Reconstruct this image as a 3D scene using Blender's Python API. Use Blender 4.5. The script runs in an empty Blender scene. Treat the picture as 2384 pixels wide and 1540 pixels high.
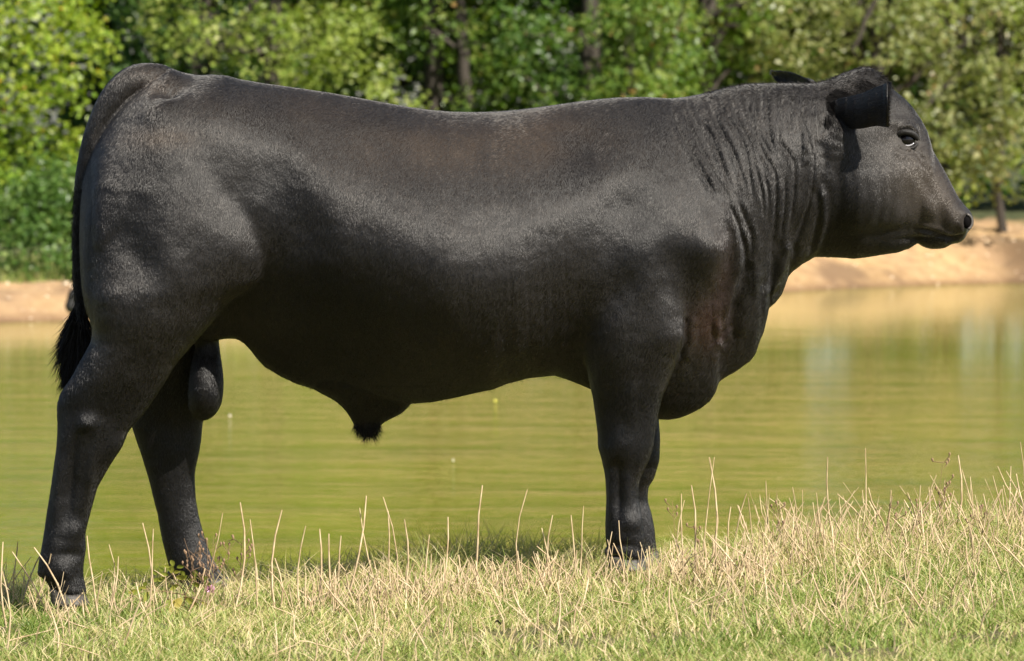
import bpy, math, random
import numpy as np
from mathutils import Vector, Matrix, noise

random.seed(7); RNG = np.random.default_rng(11)
SC = bpy.context.scene
COL = SC.collection
R = math.radians

# ------------------------------------------------------------------ camera
CAMZ = 1.20; CAMD = 12.0; FPX = 10632.0; HOR = 300.0
PITCH = math.atan((770.0 - HOR) / FPX)
cam_d = bpy.data.cameras.new('camera'); cam = bpy.data.objects.new('camera', cam_d); COL.objects.link(cam)
SC.camera = cam
cam.location = (0, -CAMD, CAMZ); cam.rotation_euler = (math.pi/2 - PITCH, 0, 0)
cam_d.sensor_width = 36; cam_d.lens = 36 * FPX / 2384.0
cam_d.clip_start = 0.1; cam_d.clip_end = 3000
cam_d.dof.use_dof = True; cam_d.dof.focus_distance = 11.85; cam_d.dof.aperture_fstop = 8.0
# ------------------------------------------------------------------ world, sun, exposure
SUN_DIR = Vector((0.60, -0.70, 0.86)).normalized()       # towards the sun
elev = math.asin(SUN_DIR.z); azim = math.atan2(SUN_DIR.x, SUN_DIR.y)
W = bpy.data.worlds.new('World'); SC.world = W; W.use_nodes = True
nt = W.node_tree; bg = nt.nodes['Background']
sky = nt.nodes.new('ShaderNodeTexSky'); sky.sky_type = 'NISHITA'; sky.sun_disc = False
sky.sun_elevation = elev; sky.sun_rotation = azim
nt.links.new(sky.outputs[0], bg.inputs[0]); bg.inputs[1].default_value = 0.055
sl = bpy.data.lights.new('sun', 'SUN'); so = bpy.data.objects.new('sun', sl); COL.objects.link(so)
sl.energy = 5.0; sl.angle = R(0.5); sl.color = (1.0, 0.94, 0.83)
so.rotation_euler = SUN_DIR.to_track_quat('Z', 'Y').to_euler(); so.location = (5, -8, 12)
SC.view_settings.view_transform = 'Standard'; SC.view_settings.look = 'None'
SC.view_settings.exposure = 0.88; SC.view_settings.gamma = 1.0
SC.view_settings.use_curve_mapping = False

# ------------------------------------------------------------------ helpers
def P(px, py, Y=0.0):
    """world point seen at photo pixel (2384x1540 frame) on the plane y = Y"""
    dx = (px - 1192.0) / FPX; dz = -(py - 770.0) / FPX
    c, s = math.cos(PITCH), math.sin(PITCH)
    dy2 = c + dz * s; dz2 = -s + dz * c
    k = (Y + CAMD) / dy2
    return Vector((dx * k, Y, CAMZ + dz2 * k))
def unP(x, y, z):
    c, s = math.cos(PITCH), math.sin(PITCH)
    d = y + CAMD; h = z - CAMZ
    f = d * c - h * s; u = h * c + d * s
    return 1192.0 + FPX * x / f, 770.0 - FPX * u / f
def tag(o, label=None, cat=None, group=None, kind=None):
    if label: o['label'] = label
    if cat: o['category'] = cat
    if group: o['group'] = group
    if kind: o['kind'] = kind
    return o
def empty(name, loc=(0, 0, 0)):
    o = bpy.data.objects.new(name, None); COL.objects.link(o); o.location = loc; o.empty_display_size = .1
    return o
def mesh_np(name, V, F, mat, parent=None, smooth=True, attr=None):
    me = bpy.data.meshes.new(name)
    V = np.asarray(V, dtype=np.float32)
    F = np.asarray(F, dtype=np.int32)
    n, k = F.shape
    me.vertices.add(len(V)); me.vertices.foreach_set('co', V.ravel())
    me.loops.add(n * k); me.loops.foreach_set('vertex_index', F.ravel())
    me.polygons.add(n); me.polygons.foreach_set('loop_start', np.arange(n, dtype=np.int32) * k)
    me.polygons.foreach_set('use_smooth', np.full(n, smooth, dtype=bool))
    me.update(calc_edges=True)
    if attr:
        for an, av in attr.items():
            a = me.attributes.new(an, 'FLOAT', 'POINT'); a.data.foreach_set('value', np.asarray(av, dtype=np.float32))
    me.materials.append(mat)
    o = bpy.data.objects.new(name, me); COL.objects.link(o)
    if parent: put_under(o, parent)
    return o
def put_under(o, p):
    o.parent = p
    m = Matrix.Translation(p.location) if p.parent is None else Matrix()   # part meshes hold world coordinates
    o.matrix_parent_inverse = m.inverted()
def mesh_py(name, V, F, mat, parent=None, smooth=True):
    me = bpy.data.meshes.new(name); me.from_pydata([tuple(v) for v in V], [], F); me.update()
    if smooth:
        for p in me.polygons: p.use_smooth = True
    me.materials.append(mat)
    o = bpy.data.objects.new(name, me); COL.objects.link(o)
    if parent: put_under(o, parent)
    return o
def new_mat(name):
    m = bpy.data.materials.new(name); m.use_nodes = True
    return m, m.node_tree, m.node_tree.nodes['Principled BSDF']
def N(nt, t, **kw):
    n = nt.nodes.new(t)
    for k, v in kw.items(): setattr(n, k, v)
    return n
def ramp(nt, stops, fac=None):
    r = nt.nodes.new('ShaderNodeValToRGB'); e = r.color_ramp.elements
    while len(e) < len(stops): e.new(.5)
    for q, (p, c) in zip(e, stops): q.position = p; q.color = (*c, 1) if len(c) == 3 else c
    if fac is not None: nt.links.new(fac, r.inputs[0])
    return r
def tex(nt, scale, detail=4, rough=.5, vec=None, kind='ShaderNodeTexNoise'):
    t = nt.nodes.new(kind); t.inputs['Scale'].default_value = scale
    if kind == 'ShaderNodeTexNoise':
        t.inputs['Detail'].default_value = detail; t.inputs['Roughness'].default_value = rough
    if vec is not None: nt.links.new(vec, t.inputs['Vector'])
    return t
def mapped(nt, scale, src='Object'):
    tc = nt.nodes.new('ShaderNodeTexCoord'); mp = nt.nodes.new('ShaderNodeMapping')
    mp.inputs['Scale'].default_value = scale
    nt.links.new(tc.outputs[src], mp.inputs[0]); return mp.outputs[0]
def mixc(nt, fac, a, b, blend='MIX'):
    m = nt.nodes.new('ShaderNodeMix'); m.data_type = 'RGBA'; m.blend_type = blend
    for i, v in ((0, fac), (6, a), (7, b)):
        if isinstance(v, bpy.types.NodeSocket): nt.links.new(v, m.inputs[i])
        elif i == 0: m.inputs[0].default_value = v
        else: m.inputs[i].default_value = (*v, 1)
    return m.outputs[2]
def math_n(nt, op, a, b=None, clamp=False):
    m = nt.nodes.new('ShaderNodeMath'); m.operation = op; m.use_clamp = clamp
    for i, v in ((0, a), (1, b)):
        if v is None: continue
        if isinstance(v, bpy.types.NodeSocket): nt.links.new(v, m.inputs[i])
        else: m.inputs[i].default_value = v
    return m.outputs[0]
def bump(nt, h, bsdf, strength, dist):
    b = nt.nodes.new('ShaderNodeBump'); b.inputs['Strength'].default_value = strength; b.inputs['Distance'].default_value = dist
    nt.links.new(h, b.inputs['Height']); nt.links.new(b.outputs[0], bsdf.inputs['Normal']); return b

# ------------------------------------------------------------------ value noise (numpy)
def vnoise(x, y, seed=0):
    xi = np.floor(x).astype(np.int64); yi = np.floor(y).astype(np.int64)
    xf = x - xi; yf = y - yi
    def h(a, b):
        n = (a * 374761393 + b * 668265263 + seed * 1442695041) & 0x7fffffff
        n = ((n ^ (n >> 13)) * 1274126177) & 0x7fffffff
        n = (n ^ (n >> 16)) & 0xffff
        return n / 65535.0
    u = xf * xf * (3 - 2 * xf); v = yf * yf * (3 - 2 * yf)
    return (h(xi, yi) * (1 - u) + h(xi + 1, yi) * u) * (1 - v) + (h(xi, yi + 1) * (1 - u) + h(xi + 1, yi + 1) * u) * v
def fbm(x, y, seed=0, o=4):
    s = 0; a = .5
    for i in range(o):
        s = s + a * (vnoise(x * 2 ** i, y * 2 ** i, seed + i) - .5); a *= .5
    return s

# ------------------------------------------------------------------ terrain
WATER = -0.65
def shore(x):
    return np.interp(x, [-60, -12, -6, -2, 1.5, 3.6, 5.3, 5.9, 6.8, 9, 20, 60], [24, 29, 31.2, 33, 37.5, 40.6, 42.2, 42.6, 41.5, 41, 44, 50])
def ground_z(x, y):
    x = np.asarray(x, float); y = np.asarray(y, float)
    crest = 0.29 + .20 * fbm(x * .9, x * 0 + 3.3, 5)
    near = 0.004 + .060 * np.clip(x, -30, 30) + .05 * fbm(x * 1.1, y * 1.1, 2) + .02 * fbm(x * 5, y * 5, 9)
    near = near + 0.010 * np.exp(-((x - 1.35) / .55) ** 2) * np.clip((y + .5) / .8, 0, 1)
    near = near + 0.012 * np.exp(-((x + .12) / .33) ** 2) * np.clip((y + .3) / .6, 0, 1)
    t = np.clip(y - crest, 0, None)
    near = near - .28 * t ** 1.35
    near = np.maximum(near, -1.6)
    s = shore(x) + .5 * fbm(x * 1.4, x * 0 + 8.2, 31, 3)
    d = y - s
    hgt = np.interp(x, [-60, -6, 0, 4, 6, 60], [.36, .34, .48, .66, .66, .8])
    prof = np.interp(d, [-8, -1.5, 0, .35, 1.2, 2.6, 5, 12, 60], [-1.0, -.25, 0, .30, .72, .95, 1.05, 1.2, 2.4])
    bay = np.exp(-((x - 6.6) / .9) ** 2)
    prof = prof - bay * .25 * np.exp(-((d - .5) / .5) ** 2)
    far = WATER + np.where(prof > 0, prof * hgt, prof) + .16 * fbm(x * 1.7, y * 1.7, 21) * np.clip(d + .3, 0, 1) + .10 * fbm(x * 6, y * 6, 22) * np.clip(d + .2, 0, 1)
    w = np.clip((y - 8) / 8, 0, 1)
    return near * (1 - w) + far * w
def axis(segs):
    out = []
    for a, b, s in segs: out += list(np.arange(a, b, s))
    out.append(segs[-1][1]); return np.array(out)
gx = axis([(-200, -20, 9), (-20, -9, .8), (-9, -2.4, .12), (-2.4, 2.4, .035), (2.4, 9, .12), (9, 20, .8), (20, 200, 9)])
gy = axis([(-40, -3, 1.5), (-3, 3, .035), (3, 29, .5), (29, 46, .10), (46, 60, .5), (60, 400, 12)])
GX, GY = np.meshgrid(gx, gy)
GZ = ground_z(GX, GY)
nx, ny = len(gx), len(gy)
idx = np.arange(nx * ny).reshape(ny, nx)
F = np.stack([idx[:-1, :-1], idx[:-1, 1:], idx[1:, 1:], idx[1:, :-1]], -1).reshape(-1, 4)
m_ground, t_, b_ = new_mat('ground_soil')
geo = N(t_, 'ShaderNodeNewGeometry'); sep = N(t_, 'ShaderNodeSeparateXYZ'); t_.links.new(geo.outputs['Position'], sep.inputs[0])
n1 = tex(t_, 6, 6, .65, geo.outputs['Position']); n2 = tex(t_, 45, 5, .7, geo.outputs['Position']); n3 = tex(t_, .9, 4, .6, geo.outputs['Position'])
near_c = ramp(t_, [(.3, (.05, .042, .018)), (.5, (.12, .11, .035)), (.7, (.20, .15, .075))], n2.outputs[0]).outputs[0]
sand = ramp(t_, [(.25, (.27, .16, .07)), (.5, (.47, .30, .14)), (.75, (.60, .42, .22))], n1.outputs[0]).outputs[0]
sand = mixc(t_, ramp(t_, [(.35, (0, 0, 0)), (.62, (.55, .55, .55))], n3.outputs[0]).outputs[0], sand, (.40, .25, .15))
hz = math_n(t_, 'SUBTRACT', sep.outputs[2], math_n(t_, 'MULTIPLY', n3.outputs[0], .22))
damp = ramp(t_, [(.0, (.42, .36, .32)), (.10, (1, 1, 1))], math_n(t_, 'SUBTRACT', sep.outputs[2], WATER - .01)).outputs[0]
sand = mixc(t_, 1.0, sand, damp, 'MULTIPLY')
turf = ramp(t_, [(.35, (.03, .045, .012)), (.65, (.085, .09, .028))], n1.outputs[0]).outputs[0]
ta = N(t_, 'ShaderNodeAttribute'); ta.attribute_name = 'turf'; farmix = ta.outputs['Fac']
ea = N(t_, 'ShaderNodeAttribute'); ea.attribute_name = 'eroded'; sand = mixc(t_, math_n(t_, 'MULTIPLY', ea.outputs['Fac'], .8), sand, (.15, .09, .05))
farc = mixc(t_, farmix, sand, turf)
isfar = math_n(t_, 'MULTIPLY', math_n(t_, 'SUBTRACT', sep.outputs[1], 9), .3, True)
t_.links.new(mixc(t_, isfar, near_c, farc), b_.inputs['Base Color']); b_.inputs['Roughness'].default_value = .95
bump(t_, n2.outputs[0], b_, .8, .03)
DS = GY - shore(GX); TF = np.clip((DS - np.interp(GX, [-9, -4, 0, 5], [1.5, 1.7, 2.6, 3.6]) + 1.6 * fbm(GX * 1.3, GY * 1.3, 77)) * 1.6, 0, 1)
g = mesh_np('ground', np.stack([GX, GY, GZ], -1).reshape(-1, 3), F, m_ground, attr={'turf': TF.ravel(), 'eroded': (np.clip(np.exp(-((GX - 6.35) / .55) ** 2) * (DS < 1.5) + .55 * np.exp(-((GX - 4.0) / .9) ** 2) * (DS < .5) * (DS > -.3) + .5 * (fbm(GX * 3, GY * 3, 88) > .16), 0, 1)).ravel()}); tag(g, kind='structure')

# ------------------------------------------------------------------ water
m_water, t_, b_ = new_mat('murky_water')
v = mapped(t_, (1.7, 4.2, 1)); 
w1 = tex(t_, 1.7, 3, .5, v); v2 = mapped(t_, (.65, 1.7, 1)); w2 = tex(t_, 1.0, 3, .5, v2)
v3 = mapped(t_, (2.5, 9, 1)); w3 = tex(t_, 2.0, 2, .5, v3)
hsum = math_n(t_, 'ADD', math_n(t_, 'MULTIPLY', w1.outputs[0], .5), math_n(t_, 'ADD', math_n(t_, 'MULTIPLY', w2.outputs[0], 1.2), math_n(t_, 'ADD', math_n(t_, 'MULTIPLY', w3.outputs[0], .26), math_n(t_, 'MULTIPLY', tex(t_, 2.0, 2, .5, mapped(t_, (7, 24, 1))).outputs[0], .10))))
silt = ramp(t_, [(.35, (.150, .180, .012)), (.65, (.22, .235, .020))], w2.outputs[0]).outputs[0]
t_.links.new(silt, b_.inputs['Base Color']); b_.inputs['Roughness'].default_value = .07; b_.inputs['IOR'].default_value = 1.32
g2 = N(t_, 'ShaderNodeNewGeometry'); s2 = N(t_, 'ShaderNodeSeparateXYZ'); t_.links.new(g2.outputs['Position'], s2.inputs[0])
calm = math_n(t_, 'SUBTRACT', 1.0, math_n(t_, 'MULTIPLY', math_n(t_, 'MULTIPLY', math_n(t_, 'SUBTRACT', s2.outputs[1], 14), .09, True), .86))
bump(t_, math_n(t_, 'MULTIPLY', hsum, calm), b_, .5, .030)
ws = mesh_py('pond_water', [(-200, 1.0, WATER), (200, 1.0, WATER), (200, 62, WATER), (-200, 62, WATER)], [(0, 1, 2, 3)], m_water, smooth=False)
tag(ws, kind='structure')

# ------------------------------------------------------------------ the bull
# outline read off the photograph, laid on the animal's middle plane; thickness modelled in metres
TOP = [(188, 520), (189, 470), (192, 425), (198, 400), (207, 375), (222, 340), (245, 300), (272, 262), (300, 232), (332, 205), (362, 180), (400, 161), (430, 171), (460, 176), (500, 175), (530, 178), (560, 186),
       (620, 196), (700, 207), (760, 216), (830, 228), (900, 241), (950, 250), (1000, 257), (1050, 261), (1100, 262), (1150, 261),
       (1200, 257), (1250, 251), (1300, 244), (1350, 237), (1400, 231), (1440, 228), (1500, 227), (1560, 230), (1600, 226), (1650, 216),
       (1700, 203), (1740, 197), (1780, 195), (1830, 195), (1880, 196), (1905, 193), (1930, 187), (1960, 173), (1990, 162), (2010, 158), (2028, 160),
       (2045, 171), (2056, 184), (2070, 200), (2085, 214), (2105, 230), (2122, 248), (2142, 277), (2156, 302), (2164, 328), (2170, 350), (2185, 376), (2200, 402),
       (2215, 431), (2230, 460), (2244, 477), (2254, 487), (2261, 497), (2265, 509), (2266.5, 520)]
BOT = [(188, 560), (189, 620), (192, 680), (203, 730), (225, 765), (270, 790), (350, 800), (450, 800), (510, 791), (530, 788), (550, 789), (566, 797), (582, 813),
       (600, 836), (615, 852), (650, 874), (690, 893), (730, 906), (760, 913), (800, 922), (840, 930), (880, 936), (920, 939), (965, 939), (1010, 935),
       (1060, 925), (1100, 916), (1150, 905), (1180, 893), (1230, 880), (1290, 874), (1320, 883), (1350, 895), (1380, 908), (1450, 935),
       (1510, 966), (1535, 976), (1560, 977), (1585, 972), (1612, 961), (1636, 947), (1655, 930), (1666, 911), (1673, 890), (1686, 880), (1720, 860),
       (1748, 838), (1760, 820), (1767, 797), (1778, 770), (1785, 740), (1790, 716), (1806, 703), (1820, 684), (1829, 660), (1834, 645), (1846, 631),
       (1870, 613), (1898, 598), (1920, 598), (1960, 600), (1992, 602), (2020, 599), (2050, 594), (2090, 588), (2118, 578), (2130, 570), (2138, 566), (2148, 574), (2164, 579), (2180, 580),
       (2200, 577), (2212, 570), (2222, 567), (2235, 564), (2246, 555), (2250, 544), (2257, 537), (2264, 528), (2266.5, 522)]
# half thickness (m) at five levels from the lower line to the back
WID = [(188, .16, .20, .22, .18, .10), (230, .20, .25, .26, .22, .12), (300, .22, .27, .29, .26, .16), (420, .20, .27, .30, .29, .21), (520, .12, .21, .265, .30, .25),
       (640, .13, .22, .275, .305, .23), (800, .16, .28, .335, .33, .20), (858, .18, .305, .35, .34, .20), (920, .20, .33, .37, .35, .20),
       (1050, .27, .395, .40, .36, .20), (1200, .28, .395, .395, .345, .19), (1350, .17, .28, .33, .31, .17), (1450, .17, .27, .315, .29, .16),
       (1560, .10, .22, .29, .265, .15), (1640, .09, .18, .265, .25, .15), (1700, .08, .16, .22, .225, .15), (1780, .08, .15, .195, .20, .15),
       (1850, .10, .16, .18, .18, .15), (1930, .10, .15, .165, .16, .12), (2000, .09, .145, .15, .145, .13), (2070, .075, .125, .14, .135, .13),
       (2120, .065, .10, .125, .125, .12), (2160, .06, .085, .105, .11, .10), (2200, .06, .075, .09, .09, .08), (2235, .055, .07, .08, .08, .065), (2266.5, .04, .055, .065, .06, .05)]
def curve(pts, x): p = np.array(pts, float); return np.interp(x, p[:, 0], p[:, 1])
def yaxis(px): return np.interp(px, [0, 1800, 2000, 2270], [0, 0, .012, .045])
xs = np.unique(np.concatenate([np.linspace(188, 2266.5, 520), np.linspace(188, 210, 12), np.linspace(2240, 2266.5, 16)]))
top = curve(TOP, xs); bot = curve(BOT, xs)
K = 120
th = np.linspace(0, 2 * np.pi, K, endpoint=False)
wt = np.array(WID); lv = np.array([0, .25, .5, .75, 1.0])
wx = np.stack([np.interp(xs, wt[:, 0], wt[:, i + 1]) for i in range(5)], 1)
for _ in range(12): wx[1:-1] = (wx[:-2] + 2 * wx[1:-1] + wx[2:]) / 4
endf = np.sqrt(np.clip(1 - np.clip((188 + 75 - xs) / 75, 0, .985) ** 2, 0, 1)) * np.sqrt(np.clip(1 - np.clip((xs - 2266.5 + 22) / 22, 0, .96) ** 2, 0, 1))
V = []
for i, x in enumerate(xs):
    yc = float(yaxis(x)); a = P(x, top[i], yc); b = P(x, bot[i], yc)
    t = (1 - np.cos(th)) / 2                       # 0 at the lower line, 1 at the back
    half = np.polyval(np.polyfit(lv, wx[i], 4), t) * np.sin(np.abs(np.where(th > np.pi, 2 * np.pi - th, th))) ** .82 * endf[i]
    sgn = np.where(th > np.pi, 1.0, -1.0)
    X = b.x + (a.x - b.x) * t; Z = b.z + (a.z - b.z) * t
    V.append(np.stack([X, yc + sgn * half, Z], 1))
V = np.concatenate(V)
def ring_faces(n, K, off=0):
    r = np.arange(n - 1)[:, None] * K; c = np.arange(K)[None, :]; c2 = (c + 1) % K
    return np.stack([r + c, r + c2, r + K + c2, r + K + c], -1).reshape(-1, 4) + off
parts_V = [V]; parts_F = [ring_faces(len(xs), K).tolist()]
parts_F[0].append(list(range(K))[::-1]); parts_F[0].append(list(range((len(xs) - 1) * K, len(xs) * K)))
voff = len(V)
def densify(tab, step=6.0, smooth=2):
    tab = np.array(tab, float); y = np.arange(tab[0, 0], tab[-1, 0] + .1, step)
    out = [y] + [np.interp(y, tab[:, 0], tab[:, i]) for i in range(1, tab.shape[1])]
    o = np.stack(out, 1)
    for _ in range(smooth): o[1:-1, 1:] = (o[:-2, 1:] + 2 * o[1:-1, 1:] + o[2:, 1:]) / 4
    return o
def add_limb(tab, closed_top=30, K=48, e=.9):
    """rows (py, x left, x right, centre y, half depth)"""
    global voff
    o = densify(tab); A = np.linspace(0, 2 * np.pi, K, endpoint=False); vv = []
    for r in o:
        l = P(r[1], r[0], r[3]); q = P(r[2], r[0], r[3]); c = (l + q) / 2; h = (q.x - l.x) / 2
        k = 1.0
        d = r[0] - o[0, 0]
        if d < closed_top: k = math.sqrt(max(1 - ((closed_top - d) / closed_top) ** 2, .01))
        ca, sa = np.cos(A), np.sin(A)
        vv.append(np.stack([c.x + h * k * np.sign(ca) * np.abs(ca) ** e, c.y + r[4] * k * np.sign(sa) * np.abs(sa) ** e, np.full(K, c.z)], 1))
    vv = np.concatenate(vv); f = ring_faces(len(o), K, voff).tolist()
    f.append([voff + i for i in range(K)][::-1]); f.append([voff + (len(o) - 1) * K + i for i in range(K)])
    parts_V.append(vv); parts_F.append(f); voff += len(vv)
def add_tubes(pts, K=20):
    """pts: (px, py, y, radius in m, flatten)"""
    global voff
    p = np.array([[*P(a, b, c), r, fl] for a, b, c, r, fl in pts])
    # resample smoothly
    n = 8; q = []
    for i in range(len(p) - 1):
        p0 = p[max(i - 1, 0)]; p1 = p[i]; p2 = p[i + 1]; p3 = p[min(i + 2, len(p) - 1)]
        for t in np.linspace(0, 1, n, endpoint=False):
            q.append(.5 * ((2 * p1) + (-p0 + p2) * t + (2 * p0 - 5 * p1 + 4 * p2 - p3) * t * t + (-p0 + 3 * p1 - 3 * p2 + p3) * t ** 3))
    q.append(p[-1]); q = np.array(q); vv = []
    A = np.linspace(0, 2 * np.pi, K, endpoint=False)
    for i in range(len(q)):
        t = q[min(i + 1, len(q) - 1), :3] - q[max(i - 1, 0), :3]; t /= np.linalg.norm(t)
        s = np.array([0, 1, 0.]); u = np.cross(s, t); u /= np.linalg.norm(u); s = np.cross(t, u)
        vv.append(q[i, :3] + q[i, 3] * (np.cos(A)[:, None] * u + np.sin(A)[:, None] * s * q[i, 4]))
    vv = np.concatenate(vv); f = ring_faces(len(q), K, voff).tolist()
    f.append([voff + i for i in range(K)][::-1]); f.append([voff + (len(q) - 1) * K + i for i in range(K)])
    parts_V.append(vv); parts_F.append(f); voff += len(vv)

add_limb([(290, 330, 480, -.12, .10), (360, 270, 550, -.135, .135), (430, 218, 610, -.145, .155), (520, 196, 650, -.15, .162), (600, 192, 648, -.155, .165), (655, 193, 612, -.16, .162),
          (680, 195, 570, -.165, .158), (700, 200, 535, -.17, .152), (740, 209, 503, -.175, .142), (770, 216, 477, -.18, .13), (795, 213, 455, -.18, .12), (812, 204, 440, -.18, .114), (850, 183, 407, -.18, .10), (878, 168, 391, -.18, .093),
          (913, 143, 369, -.175, .085), (940, 134, 351, -.172, .08), (966, 133.5, 333, -.17, .075), (1003, 134.5, 299, -.17, .07), (1041, 132, 284, -.17, .062), (1085, 126, 255, -.168, .056),
          (1136, 119, 226, -.165, .05), (1198, 109, 209, -.165, .047), (1241, 103, 198, -.165, .05), (1278, 97, 199.5, -.165, .056), (1314, 90, 194, -.165, .058), (1338, 89, 193, -.165, .057), (1350, 108, 195, -.165, .055),
          (1368, 117, 199, -.165, .055), (1385, 122, 200, -.165, .055)])
add_limb([(640, 300, 500, .12, .12), (740, 290, 508, .14, .13), (800, 288, 505, .15, .12), (850, 285, 500, .16, .105), (900, 295, 490, .165, .09), (950, 303, 478, .17, .08), (988, 306, 471, .17, .07), (1023, 317, 468, .17, .066),
          (1052, 327.5, 463.5, .17, .062), (1099, 342, 453, .17, .056), (1125, 349.5, 453, .17, .053), (1161, 358, 455, .17, .05), (1198, 368, 461, .17, .05), (1225, 372, 468, .17, .05), (1256, 378, 477, .17, .052),
          (1296, 388, 491, .17, .056), (1325, 396, 508, .17, .056), (1345, 410, 521, .17, .054), (1366, 432, 532, .17, .052)])
add_limb([(400, 1420, 1540, -.13, .08), (470, 1390, 1600, -.145, .115), (560, 1372, 1650, -.155, .135), (640, 1362, 1642, -.16, .142), (700, 1358, 1612, -.165, .14), (745, 1356, 1595, -.17, .133),
          (789, 1358, 1593.5, -.17, .125), (832, 1362, 1579, -.17, .113), (880, 1370, 1560, -.17, .098), (929, 1381, 1540, -.168, .086), (972, 1387, 1530.5, -.165, .077), (992, 1389.5, 1528, -.165, .073), (1011, 1392, 1524, -.165, .07),
          (1040, 1392.5, 1521, -.165, .068), (1070, 1401, 1511, -.165, .064), (1099, 1407.5, 1497, -.165, .058), (1123, 1410.5, 1487, -.165, .053), (1162, 1412, 1486, -.165, .05), (1191, 1411, 1492, -.165, .052),
          (1225, 1409.5, 1497, -.165, .056), (1254, 1410.5, 1500, -.165, .058), (1292, 1416.5, 1500, -.165, .056), (1304, 1422, 1502, -.165, .055)])
add_limb([(760, 1420, 1560, .14, .12), (880, 1435, 1543, .155, .09), (930, 1435, 1539, .16, .078), (977, 1432, 1533, .16, .07), (1021, 1432, 1536.5, .16, .068), (1070, 1436, 1535, .16, .065), (1113, 1436, 1523, .16, .056),
          (1133, 1430, 1509, .16, .05), (1166, 1428, 1507, .16, .048), (1196, 1430, 1516, .16, .051), (1230, 1432, 1523, .16, .055), (1263, 1438, 1526, .16, .055), (1297, 1446, 1531, .16, .054)])
# tail root and tail
add_tubes([(420, 200, 0, .028, 1.0), (400, 197, 0, .038, 1.05), (370, 191, 0, .046, 1.1), (330, 189, 0, .0455, 1.05), (300, 203, 0, .046, 1.0), (268, 238, 0, .044, 1.0), (240, 288, 0, .039, 1.0), (216, 350, 0, .033, 1), (198, 420, 0, .026, 1), (187, 500, 0, .018, 1),
           (181, 570, 0, .0135, 1), (180, 640, 0, .012, 1), (184, 710, 0, .011, 1), (186, 760, 0, .010, 1)])
# sheath
add_limb([(850, 690, 1010, 0, .12), (900, 720, 990, 0, .10), (918, 752, 978, 0, .085), (931, 779, 966, 0, .07), (950, 800, 948, 0, .055), (966, 812, 932, 0, .044), (976, 818, 906, 0, .036), (985, 823, 889, 0, .030), (995, 827, 882, 0, .026), (1004, 832, 879, 0, .023), (1012, 839, 874, 0, .018), (1019, 847, 867, 0, .010)], closed_top=40)
# scrotum
add_tubes([(480, 770, .02, .030, 1.2), (482, 815, .02, .033, 1.2), (481, 850, .02, .040, 1.3), (480, 890, .02, .045, 1.4), (477, 930, .02, .044, 1.4), (467, 958, .02, .034, 1.3), (458, 975, .02, .012, 1.2)])
Vall = np.concatenate(parts_V); Fall = [f for fs in parts_F for f in fs]
tmp = bpy.data.meshes.new('tmp'); tmp.from_pydata(Vall.tolist(), [], Fall); tmp.update()
to = bpy.data.objects.new('tmp', tmp); COL.objects.link(to)
rm = to.modifiers.new('r', 'REMESH'); rm.mode = 'VOXEL'; rm.voxel_size = .0044; rm.adaptivity = 0
dg = bpy.context.evaluated_depsgraph_get(); ev = to.evaluated_get(dg)
body_me = bpy.data.meshes.new_from_object(ev); bpy.data.objects.remove(to); bpy.data.meshes.remove(tmp)
nv = len(body_me.vertices); B = np.empty(nv * 3, np.float32); body_me.vertices.foreach_get('co', B); B = B.reshape(-1, 3).astype(np.float64)
ne = len(body_me.edges); E = np.empty(ne * 2, np.int32); body_me.edges.foreach_get('vertices', E); E = E.reshape(-1, 2)
deg = np.bincount(E.ravel(), minlength=nv).astype(float)
def lap(Q):
    S = np.zeros_like(Q)
    for k in range(3):
        S[:, k] = np.bincount(E[:, 0], Q[E[:, 1], k], nv) + np.bincount(E[:, 1], Q[E[:, 0], k], nv)
    return S / deg[:, None] - Q
for _ in range(34):                                     # Taubin: softens the joins, keeps the outline
    B += .55 * lap(B); B -= .56 * lap(B)
def pix(Q):
    c, s = math.cos(PITCH), math.sin(PITCH)
    d = Q[:, 1] + CAMD; h = Q[:, 2] - CAMZ
    f = d * c - h * s; u = h * c + d * s
    return 1192 + FPX * Q[:, 0] / f, 770 - FPX * u / f
# broad melting of the limb joins on the flanks
U, Vp = pix(B)
def gau(cx, cy, rx, ry, rot=0):
    a = math.radians(rot); dx = U - cx; dy = Vp - cy
    p = (dx * math.cos(a) + dy * math.sin(a)) / rx; q = (-dx * math.sin(a) + dy * math.cos(a)) / ry
    return np.exp(-(p * p + q * q))
side = np.abs(B[:, 1]) > .09
msk = np.clip(gau(1420, 520, 130, 170) + gau(1640, 560, 70, 110, 0) * .8 + gau(560, 430, 150, 140) + gau(330, 330, 130, 70) + gau(1380, 760, 50, 110), 0, 1) * side
for _ in range(120): B += (.5 * msk)[:, None] * lap(B)
body_me.vertices.foreach_set('co', B.astype(np.float32).ravel()); body_me.update()
NV = np.empty(nv * 3, np.float32); body_me.vertices.foreach_get('normal', NV); NV = NV.reshape(-1, 3)
U, Vp = pix(B)
sidew = np.clip((np.abs(NV[:, 1]) - .15) / .5, 0, 1); sidew = sidew * sidew * (3 - 2 * sidew)
D = np.zeros(nv)                                        # relief in metres, + outwards
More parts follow.
